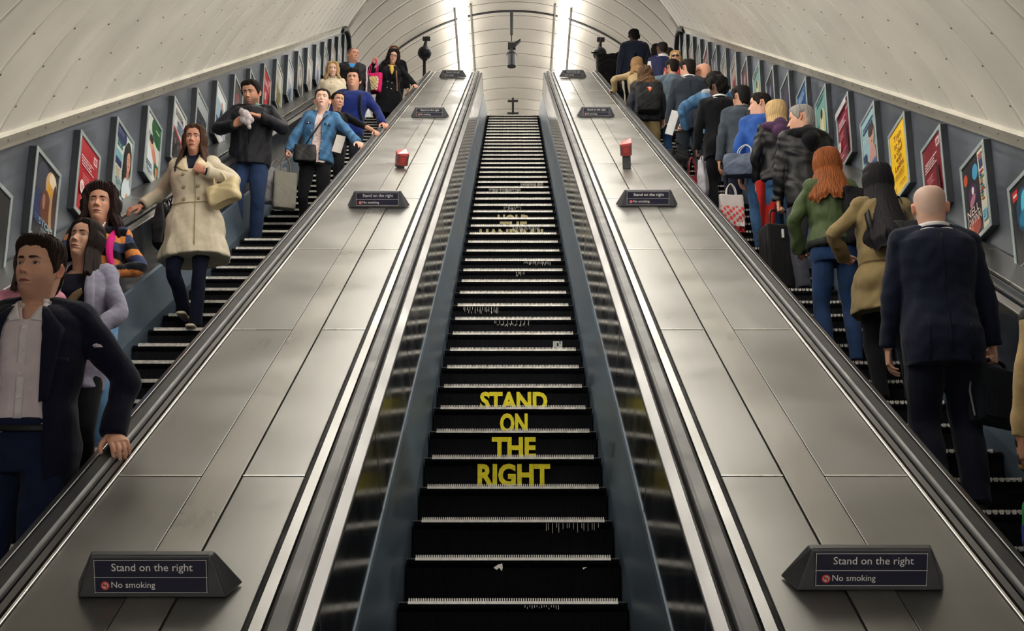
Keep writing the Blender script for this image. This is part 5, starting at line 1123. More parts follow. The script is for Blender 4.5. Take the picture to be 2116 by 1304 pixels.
mb = MB(); c = p.world(Vector((-.03, -.33, 1.24))*p.s); [mb.ball(c + Vector(v), r_, 0, 12) for v, r_ in (((-.03, 0, .05), .032), ((0, -.01, .02), .045), ((.03, 0, -.02), .04), ((-.01, .01, -.04), .04), ((.035, 0, -.075), .036), ((.06, .0, -.045), .03), ((.05, .01, -.12), .026), ((-.045, 0, .085), .018))]; thing_mesh('sandwich_wrapper', mb, M_paper, lambda co: np.tile(np.array(srgb(190, 180, 186)), (len(co), 1))*(1+.12*np.sin(co[:, :1]*120)), 'crumpled white paper wrapper in the hands of the bearded man', 'food wrapper', None, .005, .010, 5, None, tuple(c), 1)
DEN = jean(srgb(66, 104, 142), fade=1.3)
p = Person('woman in a blue denim jacket over a floral top carrying grey bags', *at('L', 20, -2.13), 1.73, 'f', 0, lod=1, skin=(0.74, 0.46, 0.36), headk=1.05, seed=7, roll=5, head=(2, -4, 0), arms={'L': dict(onrail(-1.60, 15.1, 1, True, .5), pole=(1, .6, -.2)), 'R': dict(w=(-.30, -.16, .92), pole=(-1, .5, -.1), dir=(-.1, -.4, -.9), pose='fist')})
p.build_body(dict(brow=(.03, .02, .015), bt=.003, lip=(.36, .12, .13))); p.hair('tied', (.020, .013, .012), .009, .006, seed=2); p.top('floral_top', lambda l, c: np.array(srgb(214, 200, 196))*(1-.32*(np.sin(l[:, :1]*95+3*np.sin(l[:, 2:3]*60))*np.sin(l[:, 2:3]*88) > .35)*np.array([[.3, 1.2, 1.0]])), hem=.84, off=.012, neck=1.44, sleeve=.2, sl=(.05, .045, .04, .04), wr=.004)
p.top('denim_jacket', lambda l, c: np.array(srgb(70, 110, 150))*(1 + .28*np.sin(c[:, 2:3]*34+4*np.sin(c[:, :1]*22)) ), M_denim, hem=.88, off=.030, neck=1.46, sl=(.074, .066, .060, .050), wr=.006, opened=[(.8, -.045, .065), (1.2, -.04, .055), (1.4, -.035, .04), (1.5, -.05, .05)], seed=9); p.collar(srgb(84, 122, 160), M_denim, z0=1.45, r=.078, h=.04, spread=.03, gap=32)
for g in (-1, 1): p.patch('chest_pocket', ([(g*.07, 1.31), (g*.14, 1.31)], [(g*.07, 1.275), (g*.14, 1.28)]), srgb(44, 76, 112), M_denim, lift=.006); p.buttons([(g*.105, 1.288), (g*.062, 1.2), (g*.064, 1.1), (g*.066, 1.0)], srgb(190, 190, 190), .007)
p.strap([('s', 1, .10), (.06, 1.36, 'f'), (-.04, 1.16, 'f'), (-.13, 1.0, 'f')], .016, BLACK, M_leather, name='bag_strap'); p.trousers(srgb(18, 18, 24), rs=(.09, .084, .062, .058, .048)); p.shoes(BLACK)
bag('crossbody_bag', tuple(p.world(p.surf(-.10, 1.03, False, .08))), (.25, .08, .20), BLACK, 'small black crossbody bag on the hip of the denim jacket woman', 8, hh=.02, wr=.004, handles=False)
h = p.world(p.J['wrR'] + p.J['handR'][0]*.09); bag('paper_carrier_bag', tuple(h), (.25, .11, .42), srgb(122, 120, 112), 'tall grey paper carrier bag hanging from the denim jacket woman', 20, M_paper, hh=.17, taper=1.0, wr=.003, soft=.05)
bag('plastic_bag', tuple(h + Vector((-.12, .12, .02))), (.26, .14, .40), srgb(150, 150, 156), 'shiny pale plastic bag behind the grey paper carrier bag', 10, M_nylon, hh=.10, wr=.014, taper=.8)
mb = MB(); c = p.world(p.J['hipL'] + Vector((.17, -.10, .16))); mb.box((-.05, -.008, -.10), (.05, .008, .10), 0, Matrix.Rotation(.25, 3, 'Y')); mb.v = [tuple(Vector(v) + c) for v in mb.v]; thing_mesh('paper_folder', mb, M_paper, srgb(206, 200, 196), 'white paper folder at the left side of the denim jacket woman', 'folder', loc=tuple(c))
p = Person('dark haired woman peering out between the denim jacket woman and the man in blue', *at('L', 23, -2.13), 1.57, 'f', 0, lod=1, skin=(0.55, 0.31, 0.22), headk=1.05, seed=8, roll=5, head=(28, 4, 0), arms={'L': dict(onrail(-1.61, 16.65, 1, True, .4), pole=(1, .6, -.3))}); p.build_body(dict(bt=.004)); p.hair('tied', DKHAIR, .010, .004, seed=6); p.top('black_top', BLACK, hem=.84, off=.016, sleeve=.25, sl=(.062, .055, .048, .044), wr=.004); p.trousers(BLACK); p.shoes(BLACK)
p.goff = (.016, None); p.strap([('s', 1, .11), (.10, 1.33, 'f'), (.13, 1.15, 'f')], .04, BLACK, name='backpack_strap')
p = Person('man with tousled dark hair in a royal blue sweater with backpack straps', *at('L', 25, -2.04), 1.78, 'm', 0, lod=1, skin=(0.58, 0.31, 0.22), headk=1.05, seed=9, roll=4, head=(-4, -3, 0), arms={'L': dict(onrail(-1.60, 17.55, 1, True, .4), pole=(1, .5, -.2))}); p.build_body(dict(bt=.0048, brow=(.015, .01, .008))); p.hair('short', DKHAIR, .018, .020, curl=.006, seed=5)
p.top('sweater', srgb(30, 44, 104), M_knit, hem=.88, off=.026, neck=1.47, sl=(.070, .062, .056, .046), wr=.005, seed=3)
for g in (-1, 1): p.strap([('s', g, .125), (g*.12, 1.36, 'f'), (g*.13, 1.2, 'f'), (g*.16, 1.08, 'f')], .045, INK, name='backpack_strap')
p.trousers(srgb(34, 38, 50)); p.shoes(BLACK)
p = Person('blonde woman with a bob in a cream button jacket, looking down', *at('L', 32, -2.66), 1.68, 'f', 0, lod=1, skin=PALE, headk=1.05, seed=10, head=(6, 14, 0)); p.build_body(); p.hair('long', (.42, .27, .13), .016, .008, length=.03, flare=.5, seed=4); p.top('cream_jacket', srgb(212, 200, 176), hem=.86, off=.028, sl=(.070, .062, .056, .048), wr=.004); p.collar(srgb(214, 202, 180), r=.075, h=.03, spread=.03, gap=25); p.buttons([(0, 1.36), (0, 1.25), (0, 1.14)], srgb(120, 104, 84), .008); p.trousers(INK); p.shoes(BLACK)
p.patch('pattern_band', ([(-.13, 1.15), (0, 1.14), (.13, 1.15)], [(-.13, 1.10), (0, 1.09), (.13, 1.10)]), srgb(70, 76, 60), lift=.006)
p = Person('man with receding hair in a black track jacket over a blue shirt', *at('L', 36, -2.58), 1.81, 'm', 8, lod=1, skin=(0.55, 0.28, 0.20), headk=1.06, seed=11, head=(28, 0, 0)); p.build_body(dict(bt=.003), shaved=((.05, .03, .022), .75, 'crop')); p.top('shirt', srgb(60, 140, 206), hem=1.1, off=.012, neck=1.47, sleeve=.2, sl=(.05, .045, .04, .04))
p.top('track_jacket', lambda l, c: np.where((np.abs(np.abs(l[:, 0])-.235) < .011)[:, None] & (l[:, 1] < .04)[:, None], np.array(srgb(190, 176, 186)), np.array(srgb(24, 22, 30))), M_nylon, hem=.86, off=.032, neck=1.455, sl=(.076, .066, .058, .048), wr=.006, opened=[(.8, 9, 9), (1.30, 9, 9), (1.31, -.01, .01), (1.48, -.075, .075)]); p.buttons([(.10, 1.32)], srgb(210, 210, 214), .016, name='badge'); p.trousers(BLACK); p.shoes(BLACK)
p = Person('woman with curly dark hair and glasses in black coat and yellow scarf', *at('L', 38, -2.05), 1.70, 'f', 0, lod=1, skin=(0.62, 0.37, 0.28), headk=1.05, seed=12, roll=4, head=(10, 6, 6), arms={'L': dict(onrail(-1.60, 23.6, 1, True, .3), pole=(1, .5, -.2)), 'R': dict(w=(-.25, -.26, 1.42), pole=(-1, .1, -.5), dir=(.3, -.3, .5), palm=(.2, .3, 1), pose='fist')})
p.build_body(dict(lip=(.34, .05, .05))); p.hair('long', DKHAIR, .022, .014, length=.10, curl=.013, flare=.35, seed=7)
p.top('coat', srgb(16, 17, 24), hem=.52, off=.034, sl=(.074, .066, .060, .050), flare=[(.5, .07, .05), (1.0, .01, .01), (1.2, 0, 0)], wr=.004); lapels(p, srgb(24, 24, 32)); p.buttons([(-.03, 1.12), (.045, 1.10), (-.03, 1.0), (.045, .98)], srgb(200, 200, 204), .009)
mb = MB(); c = [p.T @ (Vector(v)*p.s) for v in ((-.07, .05, 1.47), (-.07, -.05, 1.46), (0, -.10, 1.43), (.07, -.05, 1.46), (.07, .05, 1.47))]; limb(mb, c, [.022]*5, 5, 10); limb(mb, [p.T @ (Vector(v)*p.s) for v in ((0, -.10, 1.43), (.02, -.135, 1.36), (.03, -.15, 1.27))], [.028, .035, .02], 5, 10); p.cloth('scarf', remesh(mb, .008, 3), srgb(204, 172, 84), M_cloth, .006, 3)
mb = MB(); 
for g in (-1, 1):
    c = p.hm() @ Vector((g*.032, -.098, .118)); q = [c + (p.hm().to_3x3() @ Vector((math.cos(a)*.024, 0, math.sin(a)*.018))) for a in np.arange(13)*2*PI/12]; mb.tube(q, .003, 6)
    mb.tube([p.hm() @ Vector((g*.055, -.096, .122)), p.hm() @ Vector((g*.078, .0, .125))], .0025, 6)
mb.tube([p.hm() @ Vector((-.009, -.105, .12)), p.hm() @ Vector((.009, -.105, .12))], .0025, 6); thing_mesh('glasses', mb, M_leather, BLACK, None, None, parent=p.root)
p.strap([('s', 1, .11), (.105, 1.3, 'f'), (.13, 1.1, 'f'), (.15, .95, 'f')], .03, srgb(120, 84, 64), M_leather, name='bag_strap'); p.trousers(BLACK); p.shoes(BLACK)
h = p.world(p.J['wrR'] + Vector((.02, -.03, .06)))
def spots(co): 
    q = (np.sin(co[:, 0]*105)*np.sin(co[:, 2]*105) > .45); q2 = np.sin(co[:, 0]*26+1)*np.sin(co[:, 2]*30) > 0; front = np.abs(co[:, 1]) > .055
    c = np.tile(np.array(srgb(222, 206, 160)), (len(co), 1)); c[q] = srgb(90, 34, 30); c[q & q2] = srgb(190, 140, 40); c[~front | (co[:, 2] < -.60)] = srgb(208, 44, 110); c[co[:, 2] < -.595] = srgb(120, 20, 60); return c
bag('gift_bag', tuple(h), (.36, .16, .34), spots, 'pink gift bag with a spotted cream front held up by the woman in glasses', -28, M_paper, hh=.27, hcol=srgb(214, 50, 120), taper=1.0, wr=.002, soft=.05, tilt=8)
p = Person('person with reddish hair almost hidden behind the woman in glasses', *at('L', 41, -2.10), 1.70, 'm', 0, lod=2, skin=SKIN, seed=13); p.build_body(); p.hair('short', (.12, .05, .025), .014, .01); p.top('dark_coat', BLACK, hem=.6, off=.03, sl=(.07, .06, .055, .05)); p.trousers(BLACK); p.shoes(BLACK)
bag('shopping_bag', tuple(S(-2.42, 7.75, .33)), (.10, .08, .15), lambda co: np.where(co[:, 2:3] < -.13, np.array(srgb(196, 40, 36)), np.array(srgb(60, 80, 150))), 'small red and blue shopping bag seen between the blazer man and the steps', 20, M_nylon, hh=.06, wr=.006)
# --- right escalator, riding up with their backs to the viewer
def backside(p, seam=True, col=None):
    if seam: p.patch('back_seam', ([(-.003, 1.44), (-.003, 1.1), (-.003, .80)], [(.003, 1.44), (.003, 1.1), (.003, .80)]), col or srgb(12, 13, 20), back=True, lift=.003)
def suit(p, col, hem=.76, vent=True, name='suit_jacket', opened=None, bulk=.028):
    p.top(name, col, hem=hem, off=bulk, neck=1.475, sl=(.070, .061, .055, .047), wr=.0045, flare=[(.72, .018, .02), (1.05, 0, 0)], opened=opened)
    c = np.array(col)*.55; backside(p, col=tuple(c)); p.collar(tuple(np.array(col)*1.1), z0=1.462, h=.035, r=.076, gap=52)
    if vent:
        for g in (-1, 1): p.patch('vent', ([(g*.10, .96), (g*.105, hem+.01)], [(g*.106, .96), (g*.113, hem+.01)]), tuple(c), back=True, lift=.003)
BK = lambda v=16: srgb(v, v, v+6)
p = Person('person in dark vest with long beige sleeves at the right edge of the photo', *at('R', -1, 2.50), 1.76, 'm', 180, lod=1, skin=TAN, seed=31, arms={'L': dict(w=(.28, -.05, .84), pose='relaxed')}); p.build_body(); p.hair('short', DKHAIR, .014, .012)
p.top('sweatshirt', srgb(186, 160, 116), M_knit, hem=.86, off=.022, sl=(.074, .066, .062, .048), wr=.006); p.top('vest', BK(18), M_nylon, hem=.84, off=.034, sleeve=.0, wr=.005); p.trousers(BK()); p.shoes(BK())
h = p.world(p.J['elL'] + Vector((.07, -.08, .02))); bag('floral_pouch', tuple(S(2.36, 6.25, .82) + Vector((0, 0, .0))), (.20, .12, .26), lambda co: np.where((np.sin(co[:, :1]*90)*np.sin(co[:, 2:3]*80) > .35), np.array(srgb(170, 130, 90)), np.array(srgb(30, 26, 34))), 'dark floral bag hanging between the briefcase and the beige sleeve', 40, M_cloth, hh=.16, wr=.006)
bag('plastic_carrier_bag', tuple(S(2.44, 6.20, .34)), (.24, .12, .24), lambda co: np.where(co[:, 2:3] > -.2, np.array(srgb(40, 150, 80)), np.array(srgb(60, 70, 170))), 'green and blue plastic bag near the step at the right edge', 30, M_nylon, hh=.10, wr=.01)
p = Person('bald man with a white collar in a navy suit, carrying a briefcase', *at('R', 2, 2.29), 1.86, 'm', 180, lod=0, skin=(0.66, 0.40, 0.30), headk=1.06, seed=32, head=(-12, 2, 0), arms={'R': dict(w=(-.285, -.06, .855), pose='fist'), 'L': dict(w=(.25, -.14, .86))}, bulk=1.04)
p.build_body(dict(brow=(.3, .26, .22)), shaved=((.42, .36, .32), .45, 'bald')); p.top('shirt', srgb(230, 226, 226), hem=1.1, off=.010, neck=1.49, sleeve=.2, sl=(.05, .045, .04, .04)); p.collar(srgb(232, 228, 228), z0=1.472, h=.046, r=.071)
suit(p, srgb(30, 35, 52)); p.trousers(srgb(26, 29, 42), M_cloth, rs=(.10, .096, .076, .072, .068)); p.shoes(BK())
h = p.world(p.J['wrR'] + p.J['handR'][0]*.085); r = empty('briefcase', tuple(h), 'dark soft briefcase held in the right hand of the bald man', 'briefcase', rot=(0, 0, math.radians(38)))
mb = MB(); mb.box((-.21, -.05, -.36), (.21, .05, -.045)); o = thing_mesh('body', mb, M_cloth, srgb(26, 32, 38), None, None, parent=r); bv = o.modifiers.new('b', 'BEVEL'); bv.width = .02; bv.segments = 3
mb = MB(); limb(mb, [(-.09, 0, -.05), (-.08, 0, -.01), (0, 0, .0), (.08, 0, -.01), (.09, 0, -.05)], [.011]*5, 4, 8); thing_mesh('handle', mb, M_leather, BK(), None, None, parent=r)
mb = MB(); mb.box((-.19, -.062, -.33), (.19, -.05, -.17)); o = thing_mesh('front_pocket', mb, M_cloth, srgb(24, 29, 36), None, None, parent=r)
mb = MB(); mb.tube([(-.215, 0, -.07), (-.23, .01, -.2), (-.22, .0, -.33)], .006, 6); thing_mesh('buckle_strap', mb, M_leather, srgb(120, 122, 128), None, None, parent=r)
p = Person('woman with very long black hair in a khaki coat with a black backpack', *at('R', 6, 2.47), 1.72, 'f', 180, lod=0, skin=PALE, headk=1.06, seed=33, head=(8, 4, 0), arms={'L': dict(w=(.23, -.20, 1.12), pole=(1, .5, -.4), dir=(-.5, -.8, .3), palm=(-.6, 0, -.4), pose='grip')}); p.build_body(); p.hair('long', (.010, .009, .012), .016, .008, length=.42, flare=.16, seed=21, curl=.0013, front=.1, back=.42)
p.trousers(BK(14)); p.shoes(BK(18)); p.top('khaki_coat', lambda l, c: np.where(((np.abs(l[:, 2]-1.0) < .008) & (np.abs(l[:, 0]) < .19))[:, None], np.array(srgb(80, 68, 46)), np.array(srgb(126, 110, 78))), M_cloth, hem=.66, off=.030, neck=1.46, sl=(.070, .064, .060, .050), wr=.007, folds=.05, flare=[(.64, .075, .07), (.9, .035, .035), (1.0, -.004, -.004), (1.08, .02, .02), (1.2, .012, .012)], seed=4)
for g in (-1, 1): p.strap([(g*.11, 1.16, 'b'), (g*.13, 1.30, 'b'), ('s', g, .125), (g*.12, 1.36, 'f')], .04, BK(14), M_leather, name='backpack_strap')
bag('backpack', tuple(p.world(Vector((-.15, .25, 1.27))*p.s)), (.26, .17, .36), BK(20), 'black leather backpack on the back of the woman in the khaki coat', 180-8, M_leather, hh=.03, wr=.008, taper=1.1, handles=False, soft=.5)
p = Person('woman with long auburn hair in a green bomber jacket and blue jeans', *at('R', 8, 2.33), 1.71, 'f', 180, lod=0, skin=PALE, headk=1.06, seed=34, head=(10, 6, 0), arms={'L': dict(w=(.22, -.20, .98), pole=(1, .5, -.4), dir=(-.3, -.9, .1), palm=(-.6, 0, -.4), pose='grip')}); p.build_body()
p.hair('long', (.200, .060, .018), .018, .008, length=.22, flare=.36, seed=22, curl=.0022, streak=.5)
p.top('bomber_jacket', lambda l, c: np.where(((l[:, 2] < .985) & (np.abs(l[:, 0]) < .215))[:, None], np.array(srgb(22, 26, 22)), np.array(srgb(64, 78, 48))), M_nylon, hem=.93, off=.036, neck=1.46, sl=(.076, .072, .070, .056), wr=.009, flare=[(.92, -.012, -.012), (.97, .012, .012), (1.2, .006, .006)], seed=6)
p.trousers(jean(srgb(34, 56, 92), fade=1.2), rs=(.092, .088, .066, .062, .054)); p.shoes(srgb(70, 40, 44))
mb = MB(); 
bag('black_shoulder_bag', tuple(p.world(Vector((-.24, .12, 1.40))*p.s)), (.34, .18, .42), BK(16), 'black bag bulging at the right shoulder of the auburn haired woman', 200, M_cloth, hh=.03, wr=.008, taper=1.15, handles=False, soft=.4)
p = Person('grey haired man in a black hooded leather jacket turning his face to the left', *at('R', 13, 2.62), 1.82, 'm', 180, lod=0, skin=(0.62, 0.34, 0.24), headk=1.05, seed=35, head=(66, 4, 0), twist=6, arms={'L': dict(w=(.25, -.14, .85), pose='fist')}); p.build_body(dict(nose=1.25, brow=(.12, .10, .09))); p.hair('short', (.26, .25, .245), .013, .006, seed=23, curl=.0016, streak=.4, freq=30)
p.top('leather_jacket', BK(22), M_leather, hem=.80, off=.036, neck=1.46, sl=(.080, .072, .066, .054), wr=.009, seed=3); p.hood(BK(18), M_cloth, 1.15); p.trousers(srgb(60, 62, 72), M_cloth, rs=(.10, .096, .074, .07, .064)); p.shoes(BK())
h = p.world(p.J['wrL'] + p.J['handL'][0]*.085); r = empty('suitcase', tuple(h), 'black upright suitcase below the hand of the grey haired man', 'suitcase', rot=(0, 0, .2))
z0 = -(h.z - nose(13, 'R')[1]) + .03; mb = MB(); mb.box((-.17, -.11, z0+.05), (.17, .11, -.16)); o = thing_mesh('body', mb, M_nylon, BK(14), None, None, parent=r); bv = o.modifiers.new('b', 'BEVEL'); bv.width = .03; bv.segments = 3
mb = MB(); limb(mb, [(-.09, 0, -.17), (-.08, 0, -.02), (0, 0, 0), (.08, 0, -.02), (.09, 0, -.17)], [.010]*5, 4, 8); thing_mesh('handle', mb, M_leather, BK(), None, None, parent=r)
for xx in (-.12, .12): mb = MB(); mb.tube([(xx-.015, -.09, z0+.028), (xx+.015, -.09, z0+.028)], .028, 12); thing_mesh('wheel', mb, M_leather, BK(), None, None, parent=r)
mb = MB(); mb.box((-.03, -.125, -.30), (-.012, -.109, -.22)); thing_mesh('tag', mb, M_paper, srgb(200, 200, 200), None, None, parent=r)
p = Person('blonde woman in a black leather jacket with a purple scarf', *at('R', 16, 2.66, .34), 1.80, 'f', 180, lod=1, skin=PALE, headk=1.04, seed=36, head=(24, 2, 0), arms={'L': dict(w=(.22, -.14, .95))}); p.build_body(); p.hair('long', (.52, .36, .18), .014, .012, length=.17, flare=.2, seed=24, curl=.0016, streak=.4)
p.top('leather_jacket', BK(22), M_leather, hem=.88, off=.034, neck=1.46, sl=(.076, .068, .064, .052), wr=.010, seed=3); p.hood(srgb(74, 50, 78), M_cloth, .95, 'scarf'); p.trousers(jean(srgb(52, 84, 122), fade=1.2)); p.shoes(srgb(186, 172, 140))
mb = MB(); c = p.world(Vector((.16, -.02, .90))*p.s)
for i in range(1): 
    for j in range(14):
        z = -.56*j/13; 
        vs = [(x, .045*math.sin(x*40+j*.3), z - .05*(x+.1)) for x in (-.10, -.06, -.02, .02, .06, .10)]
        mb.v += [(c.x+a*(1-.3*j/13), c.y-.05+b, c.z+d) for a, b, d in vs]
mb.f = [[j*6+i, j*6+i+1, j*6+i+7, j*6+i+6] for j in range(13) for i in range(5)]; mb.m = [0]*len(mb.f); mb.sm = [True]*len(mb.f)
def shawl(co):
    z = co[:, 2]; x = co[:, 0]; c_ = np.tile(np.array(srgb(150, 34, 30)), (len(co), 1)); t = z + .9*x; c_[t < -.26] = srgb(208, 170, 196); c_[t < -.34] = srgb(60, 44, 84); c_[t < -.44] = srgb(196, 150, 180); c_[t < -.50] = srgb(140, 170, 200); return c_
o = thing_mesh('shawl', mb, M_cloth, shawl, 'red, purple and pale blue patterned shawl hanging beside the blonde woman', 'shawl', loc=tuple(c)); o.modifiers.new('s', 'SOLIDIFY').thickness = .012; sb = o.modifiers.new('ss', 'SUBSURF'); sb.levels = sb.render_levels = 2
p = Person('dark haired man in bright blue jacket, in profile beside the blonde woman', *at('R', 17, 2.56), 1.77, 'm', 180, lod=1, skin=(0.66, 0.38, 0.28), headk=1.05, seed=37, head=(72, 0, 0), arms={'L': dict(w=(.24, -.16, .92), pole=(1, .4, -.2))}); p.build_body(dict(nose=1.15)); p.hair('short', DKHAIR, .012, .006, seed=25); p.top('blue_jacket', srgb(36, 80, 158), M_nylon, hem=.86, off=.030, sl=(.076, .072, .068, .052), wr=.007); p.trousers(jean(srgb(50, 80, 116))); p.shoes(BK())
bag('messenger_bag', tuple(p.world(Vector((.20, .10, 1.15))*p.s)), (.36, .16, .24), srgb(74, 84, 104), 'blue grey messenger bag with two pale stripes at the hip of the man in blue', 150, M_nylon, hh=.10, wr=.008, taper=1.3, tilt=-10, hcol=srgb(190, 196, 206))
p = Person('black haired man in a slate grey suit, third bareheaded man behind the blue jacket', *at('R', 19, 2.50), 1.77, 'm', 180, lod=1, skin=TAN, headk=1.04, seed=38, head=(24, 0, 0)); p.build_body(); p.hair('short', (.012, .011, .012), .016, .012, seed=26); suit(p, srgb(66, 74, 84)); p.trousers(srgb(28, 34, 52), M_cloth); p.shoes(BK(24))
p.root['label'] = 'man with cropped black hair in a slate grey suit ahead of the man in blue'
r = bag('flower_print_bag', tuple(S(2.13, t_of_Y(13.3), .62)), (.24, .12, .40), lambda co: np.where((np.sin(co[:, :1]*105+1)*np.sin(co[:, 2:3]*85+co[:, :1]*30) > .1) & (co[:, 2:3] < -.25), np.array(srgb(200, 60, 56)), np.where(co[:, 2:3] < -.46, np.array(srgb(90, 24, 40)), np.array(srgb(178, 170, 172)))), 'pale shopping bag printed with red flowers by the legs of the slate suit man', 8, M_paper, hh=.12, wr=.003, taper=1.0, soft=.1)
vs, fs = text_mesh('cel', .07, .003); mb = MB(); mb.add([(v.x+.06, -.075, v.y-.46) for v in vs], fs); mb.build('lettering', M_white, r)
p = Person('man with curly black hair in a black suit with a beige sleeve below', *at('R', 21, 2.38), 1.80, 'm', 180, lod=1, skin=DEEP, headk=1.04, seed=39, head=(30, 2, 0), arms={'L': dict(w=(.27, -.05, .90), pose='fist')}); p.build_body(); p.hair('short', (.010, .009, .009), .028, .016, seed=27, curl=.010); p.top('shirt', srgb(226, 226, 228), hem=1.2, off=.01, neck=1.49, sleeve=.2, sl=(.05, .045, .04, .04)); p.collar(srgb(228, 228, 230), z0=1.478, h=.04, r=.072); suit(p, BK(16)); p.trousers(BK(16), M_cloth); p.shoes(BK())
p.root['label'] = 'man with curly black hair and a white collar in a black suit'
h = p.world(p.J['wrL'] + p.J['handL'][0]*.085); bag('red_handbag', tuple(h + Vector((-.06, 0, 0))), (.24, .12, .22), srgb(110, 26, 36), 'dark red leather handbag hanging from the hand of the curly haired man', 20, hh=.24, wr=.008, taper=1.1, soft=.5)
bag('white_shopping_bag', tuple(h + Vector((.06, -.03, .0))), (.17, .11, .42), srgb(176, 176, 186), 'tall white shopping bag hanging beside the dark red handbag', 60, M_paper, hh=.08, wr=.006, soft=.1, taper=1.05)
p = Person('man in a dark cap and faded denim jacket holding a phone out to the left', *at('R', 23, 2.48), 1.83, 'm', 180, lod=1, skin=TAN, headk=1.05, seed=41, head=(10, 6, 0), lean=5, arms={'L': dict(w=(.36, -.20, 1.10), pole=(1, .4, -.4), dir=(.5, -.8, .1), palm=(-.3, 0, .9), pose='grip')}); p.build_body(); p.hair('short', DKHAIR, .016, .012, seed=2); p.top('denim_jacket', lambda l, c: np.array(srgb(76, 112, 150))*(1+.25*np.sin(c[:, 2:3]*30+3*np.sin(c[:, :1]*25))), M_denim, hem=.90, off=.036, sl=(.080, .072, .066, .054), wr=.007); p.hood(srgb(150, 158, 168), M_knit, .8, 'hood'); p.patch('shirt_tail', ([(-.16, .93), (0, .92), (.16, .93)], [(-.165, .86), (0, .85), (.165, .86)]), srgb(190, 190, 194), back=True, lift=.0); p.trousers(jean(srgb(30, 44, 72))); p.shoes(BK())
mb = MB(); h = p.world(p.J['wrL'] + p.J['handL'][0]*.13); mb.box((-.06, -.035, -.006), (.06, .035, .006)); thing_mesh('phone', [setattr(mb, 'v', [tuple(Vector(v)+h) for v in mb.v]), mb][1], M_leather, srgb(150, 152, 156), 'slim phone held out by the man in the denim jacket', 'phone', loc=tuple(h))
mb = MB(); mb.ball((0, .005, .165), .095, 0, 20, (.86, 1.12, .72)); mb.v = [tuple(p.hm() @ Vector(v)) for v in mb.v]; thing_mesh('cap', mb, M_cloth, BK(18), None, None, parent=p.root)
p = Person('bald man wearing glasses in a black jacket', *at('R', 26, 2.52), 1.83, 'm', 180, lod=1, skin=(0.66, 0.34, 0.24), headk=1.06, seed=42, head=(44, 0, 0)); p.build_body(); p.top('black_jacket', BK(18), hem=.80, off=.034, sl=(.078, .07, .062, .05)); p.collar(BK(20), r=.078); p.trousers(BK()); p.shoes(BK())
mb = MB(); 
for g in (-1, 1): mb.tube([p.hm() @ Vector((g*.058, -.095, .122)), p.hm() @ Vector((g*.081, .0, .128)), p.hm() @ Vector((g*.079, .02, .118))], .003, 6); c = p.hm() @ Vector((g*.032, -.1, .118)); mb.tube([c + (p.hm().to_3x3() @ Vector((math.cos(a)*.025, 0, math.sin(a)*.018))) for a in np.arange(13)*2*PI/12], .003, 6)
thing_mesh('glasses', mb, M_leather, BK(), None, None, parent=p.root)
p = Person('dark haired man in a charcoal suit beside the bald man in glasses', *at('R', 26, 2.30, .1), 1.83, 'm', 180, lod=1, skin=SKIN, headk=1.05, seed=43, head=(34, 0, 0)); p.build_body(); p.hair('short', DKHAIR, .013, .008, seed=28); p.top('shirt', srgb(220, 222, 228), hem=1.2, off=.01, neck=1.49, sleeve=.2, sl=(.05, .045, .04, .04)); p.collar(srgb(222, 224, 230), z0=1.474, h=.04, r=.072); suit(p, srgb(48, 54, 64)); p.trousers(srgb(50, 56, 66), M_cloth); p.shoes(BK())
bag('black_handbag', tuple(S(2.12, t_of_Y(17.2), .50)), (.34, .18, .26), BK(14), 'black handbag low beside the legs of the charcoal suit man', 10, hh=.12, wr=.012, soft=.6)
mb = MB(); c = S(2.02, t_of_Y(17.0), .78); mb.box((-.05, -.008, -.17), (.05, .008, .17), 0, Matrix.Rotation(.3, 3, 'Y')); mb.v = [tuple(Vector(v)+c) for v in mb.v]; thing_mesh('newspaper', mb, M_paper, srgb(206, 206, 210), 'folded white newspaper carried above the black handbag', 'newspaper', loc=tuple(c))
p = Person('black haired woman in a grey denim shirt with a hand raised to her head', *at('R', 31, 2.36), 1.73, 'f', 180, lod=1, skin=TAN, headk=1.05, seed=44, head=(20, 4, 0), arms={'L': dict(w=(.13, -.10, 1.52), pole=(1, -.1, -.3), dir=(-.25, .25, .9), palm=(-1, .1, 0), pose='flat')}); p.build_body(); p.hair('short', DKHAIR, .018, .010, seed=29); p.top('denim_shirt', srgb(92, 108, 122), M_denim, hem=.86, off=.030, sl=(.07, .066, .062, .05), wr=.007); p.trousers(jean(srgb(44, 74, 116), fade=1.3)); p.shoes(BK())
bag('pink_patterned_bag', tuple(p.world(Vector((.20, -.02, 1.0))*p.s)), (.18, .12, .24), lambda co: np.where(np.sin(co[:, :1]*80)*np.sin(co[:, 2:3]*80) > .1, np.array(srgb(190, 110, 110)), np.array(srgb(70, 26, 34))), 'pink and maroon patterned bag under the arm of the woman touching her head', 30, hh=.06, wr=.008, soft=.5)
p = Person('blonde woman in dark sunglasses and a red top facing down the escalator', *at('R', 36, 2.66), 1.72, 'f', 0, lod=1, skin=(0.62, 0.36, 0.25), headk=1.04, seed=45, head=(-6, 0, 0)); p.build_body(dict(lip=(.3, .1, .1))); p.hair('long', (.45, .29, .12), .014, .008, length=.16, flare=.3, seed=30, curl=.0016); p.top('red_top', srgb(160, 60, 70), hem=.86, off=.022); p.trousers(BK()); p.shoes(BK())
mb = MB()
for g in (-1, 1): mb.ball((g*.031, -.096, .118), .024, 0, 14, (1.1, .3, .8)); mb.tube([Vector((g*.055, -.09, .122)), Vector((g*.079, 0, .126))], .003, 6)
